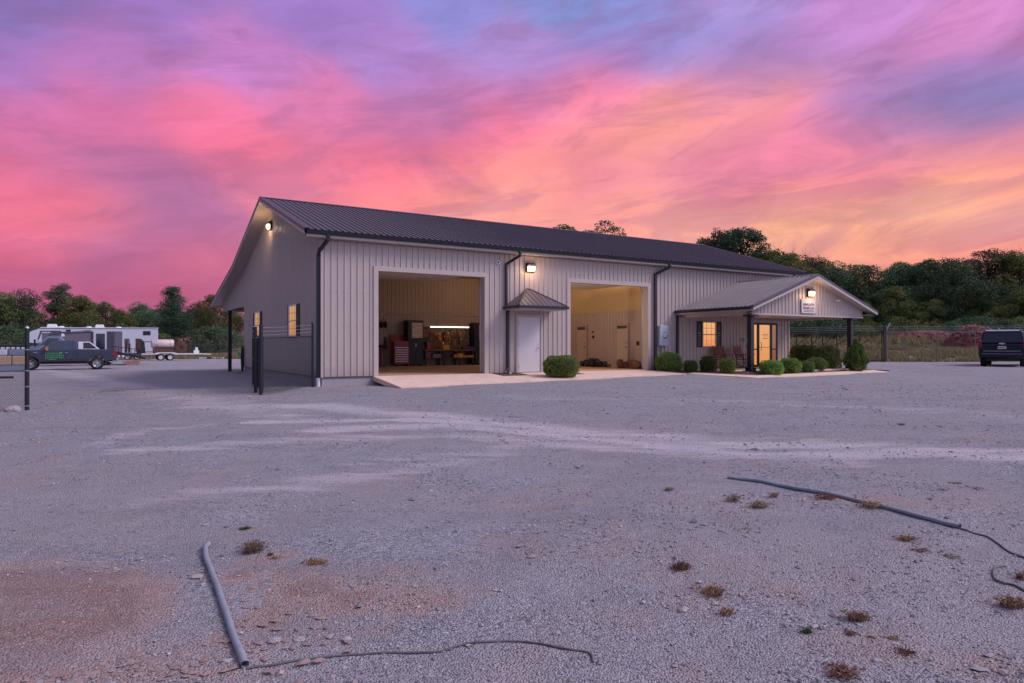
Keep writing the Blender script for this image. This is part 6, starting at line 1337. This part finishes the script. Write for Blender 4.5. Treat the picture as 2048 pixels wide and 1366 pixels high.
KIN['open'] = (*tree_mesh(52, 15, 4.6, 'crownfan', .2, 6500, .55), 'leafb', 15)
KIN['bush'] = (*tree_mesh(61, 3.6, 2.3, 'broad', .15, 6000, .05), 'leaf', 3.6)
KIN['bush2'] = (*tree_mesh(62, 3.2, 2.4, 'broad', .15, 6000, .05), 'leafb', 3.2)
def tree(kind, px, Z, top_py, label, name='tree', cat='tree', grp=None, wide=1., mat=None, rot=None):
    cm, tm, mk, H0 = KIN[kind]; p = atZ(px, 700, Z); z = g1(p.x, p.y); H_ = CAM.z+(HOR-top_py)/FPX*Z-z; k_ = H_/H0/1.03
    t = thing(name, label, cat, (p.x, p.y, z), rnd.uniform(0, 6.28) if rot is None else rot, grp); t.scale = (k_*wide, k_*wide, k_)
    key = (kind, mat or mk)
    if key not in KIN: m2 = cm if not cm.materials else cm.copy(); m2.materials.clear(); m2.materials.append(M[mat or mk]); KIN[key] = m2
    c_ = bpy.data.objects.new('crown', KIN[key]); C.objects.link(c_); c_.parent = t; q = bpy.data.objects.new('trunk', tm); C.objects.link(q); q.parent = t; return t
GL_, GR_ = 'trees of the wood behind the camper', 'trees of the wood beyond the right fence'
# left wood
tree('b5', -5, 104, 578, 'broad tree at the left edge of the picture behind the fence', grp=GL_); tree('b2', 45, 106, 582, 'rounded dark tree above the left end of the camper', grp=GL_)
tree('tall', 122, 112, 560, 'tall open crowned tree above the middle of the camper', grp=GL_, wide=1.25); tree('b1', 165, 104, 590, 'olive tree right of the tall one above the camper', grp=GL_, wide=1.1)
tree('thin', 212, 108, 594, 'thin bare looking tree between the olive trees', grp=GL_); tree('b4', 245, 102, 620, 'low yellowish tree above the right half of the camper', grp=GL_, mat='leaf'); tree('b2', 280, 108, 607, 'small dark tree left of the tall pine', grp=GL_)
tree('pine', 345, 98, 566, 'tall pointed evergreen right of the camper', grp=GL_, wide=1.1); tree('thin', 388, 108, 603, 'sparse twiggy tree between the evergreen and the lean-to', grp=GL_); tree('b3', 430, 96, 584, 'green tree behind the lean-to post', grp=GL_, wide=.95); tree('b1', 472, 110, 628, 'low green tree seen under the lean-to roof', grp=GL_)
lb = 'dark broadleaf tree in the mass of wood behind the camper and far fence'
for i in range(24): tree(rnd.choice(['b1', 'b2', 'b4', 'b5', 'b3']), -260+i*31+rnd.uniform(-8, 8), rnd.uniform(112, 122), rnd.uniform(606, 626) if i % 3 else rnd.uniform(596, 610), lb, grp=GL_)
lb = 'low dense bush along the far fence behind the camper'
for i in range(22): tree(rnd.choice(['bush', 'bush2']), -250+i*34+rnd.uniform(-8, 8), rnd.uniform(90, 97), rnd.uniform(652, 668), lb, 'bush', 'bush', 'bushes along the far left fence', 1.1)
# behind and right of the building
tree('open', 1165, 78, 437, 'open crowned tree showing above the middle of the roof', grp=GR_, wide=1.45)
tree('round', 1482, 92, 448, 'round dark pine behind the right end of the roof', grp=GR_, wide=1.15); tree('b4', 1432, 95, 462, 'light green tree left of the round pine', grp=GR_, mat='thinleaf', wide=.55); tree('b1', 1400, 97, 472, 'small tree just above the right end of the ridge', grp=GR_, wide=.6)
tree('thin', 1555, 90, 478, 'twiggy tree right of the round pine', grp=GR_); tree('b1', 1540, 88, 495, 'green tree behind the right roof end', grp=GR_); tree('thin', 1622, 86, 492, 'bare twiggy tree above the porch ridge', grp=GR_); tree('b3', 1600, 86, 530, 'dark tree behind the porch ridge', grp=GR_)
tree('b2', 1665, 84, 528, 'dark tree above the right slope of the porch roof', grp=GR_); tree('b5', 1745, 84, 524, 'rounded dark tree beyond the porch end', grp=GR_, mat='leafb'); tree('b4', 1800, 86, 530, 'thinner tree in the dip of the treetops', grp=GR_)
tree('b3', 1860, 84, 512, 'dark tree left of the red mound', grp=GR_, mat='leafb'); tree('b5', 1905, 82, 506, 'wide dark tree above the red mound', grp=GR_, mat='leafb'); tree('tall', 1975, 84, 488, 'tallest tree of the right wood above the black car', grp=GR_, wide=1.3); tree('b1', 2040, 82, 500, 'tree at the right edge of the picture', grp=GR_); tree('thin', 2035, 86, 488, 'twiggy tree top at the right edge', grp=GR_)
tree('b3', 1572, 85, 500, 'green tree filling the gap left of the porch ridge', grp=GR_, wide=1.1); tree('b1', 1640, 88, 512, 'tree rising just behind the porch gable peak', grp=GR_, wide=1.15); tree('b5', 1700, 88, 524, 'broad tree right of the porch gable peak', grp=GR_, wide=1.1); tree('open', 1205, 82, 450, 'second open crown beside the one above the roof', grp=GR_, wide=1.1)
lb = 'dark broadleaf tree in the mass of wood beyond the right fence'
for i in range(30): px = 1380+i*33+rnd.uniform(-9, 9); tree(rnd.choice(['b1', 'b2', 'b4', 'b5', 'b3']), px, rnd.uniform(92, 100), (545 if px < 1800 else 522)+rnd.uniform(-6, 22), lb, grp=GR_)
for i in range(20): px = 1560+i*38+rnd.uniform(-9, 9); tree(rnd.choice(['b1', 'b2', 'b4', 'b5']), px, rnd.uniform(77, 83), rnd.uniform(565, 605), lb, grp=GR_)
lb = 'bush at the foot of the right wood'
for i in range(30): px = 1545+i*26+rnd.uniform(-8, 8); tree(rnd.choice(['bush', 'bush2']), px, rnd.uniform(68, 76), rnd.uniform(625, 650), lb, 'bush', 'bush', 'bushes at the foot of the right wood', 1.1)
print('objects', len(bpy.data.objects))
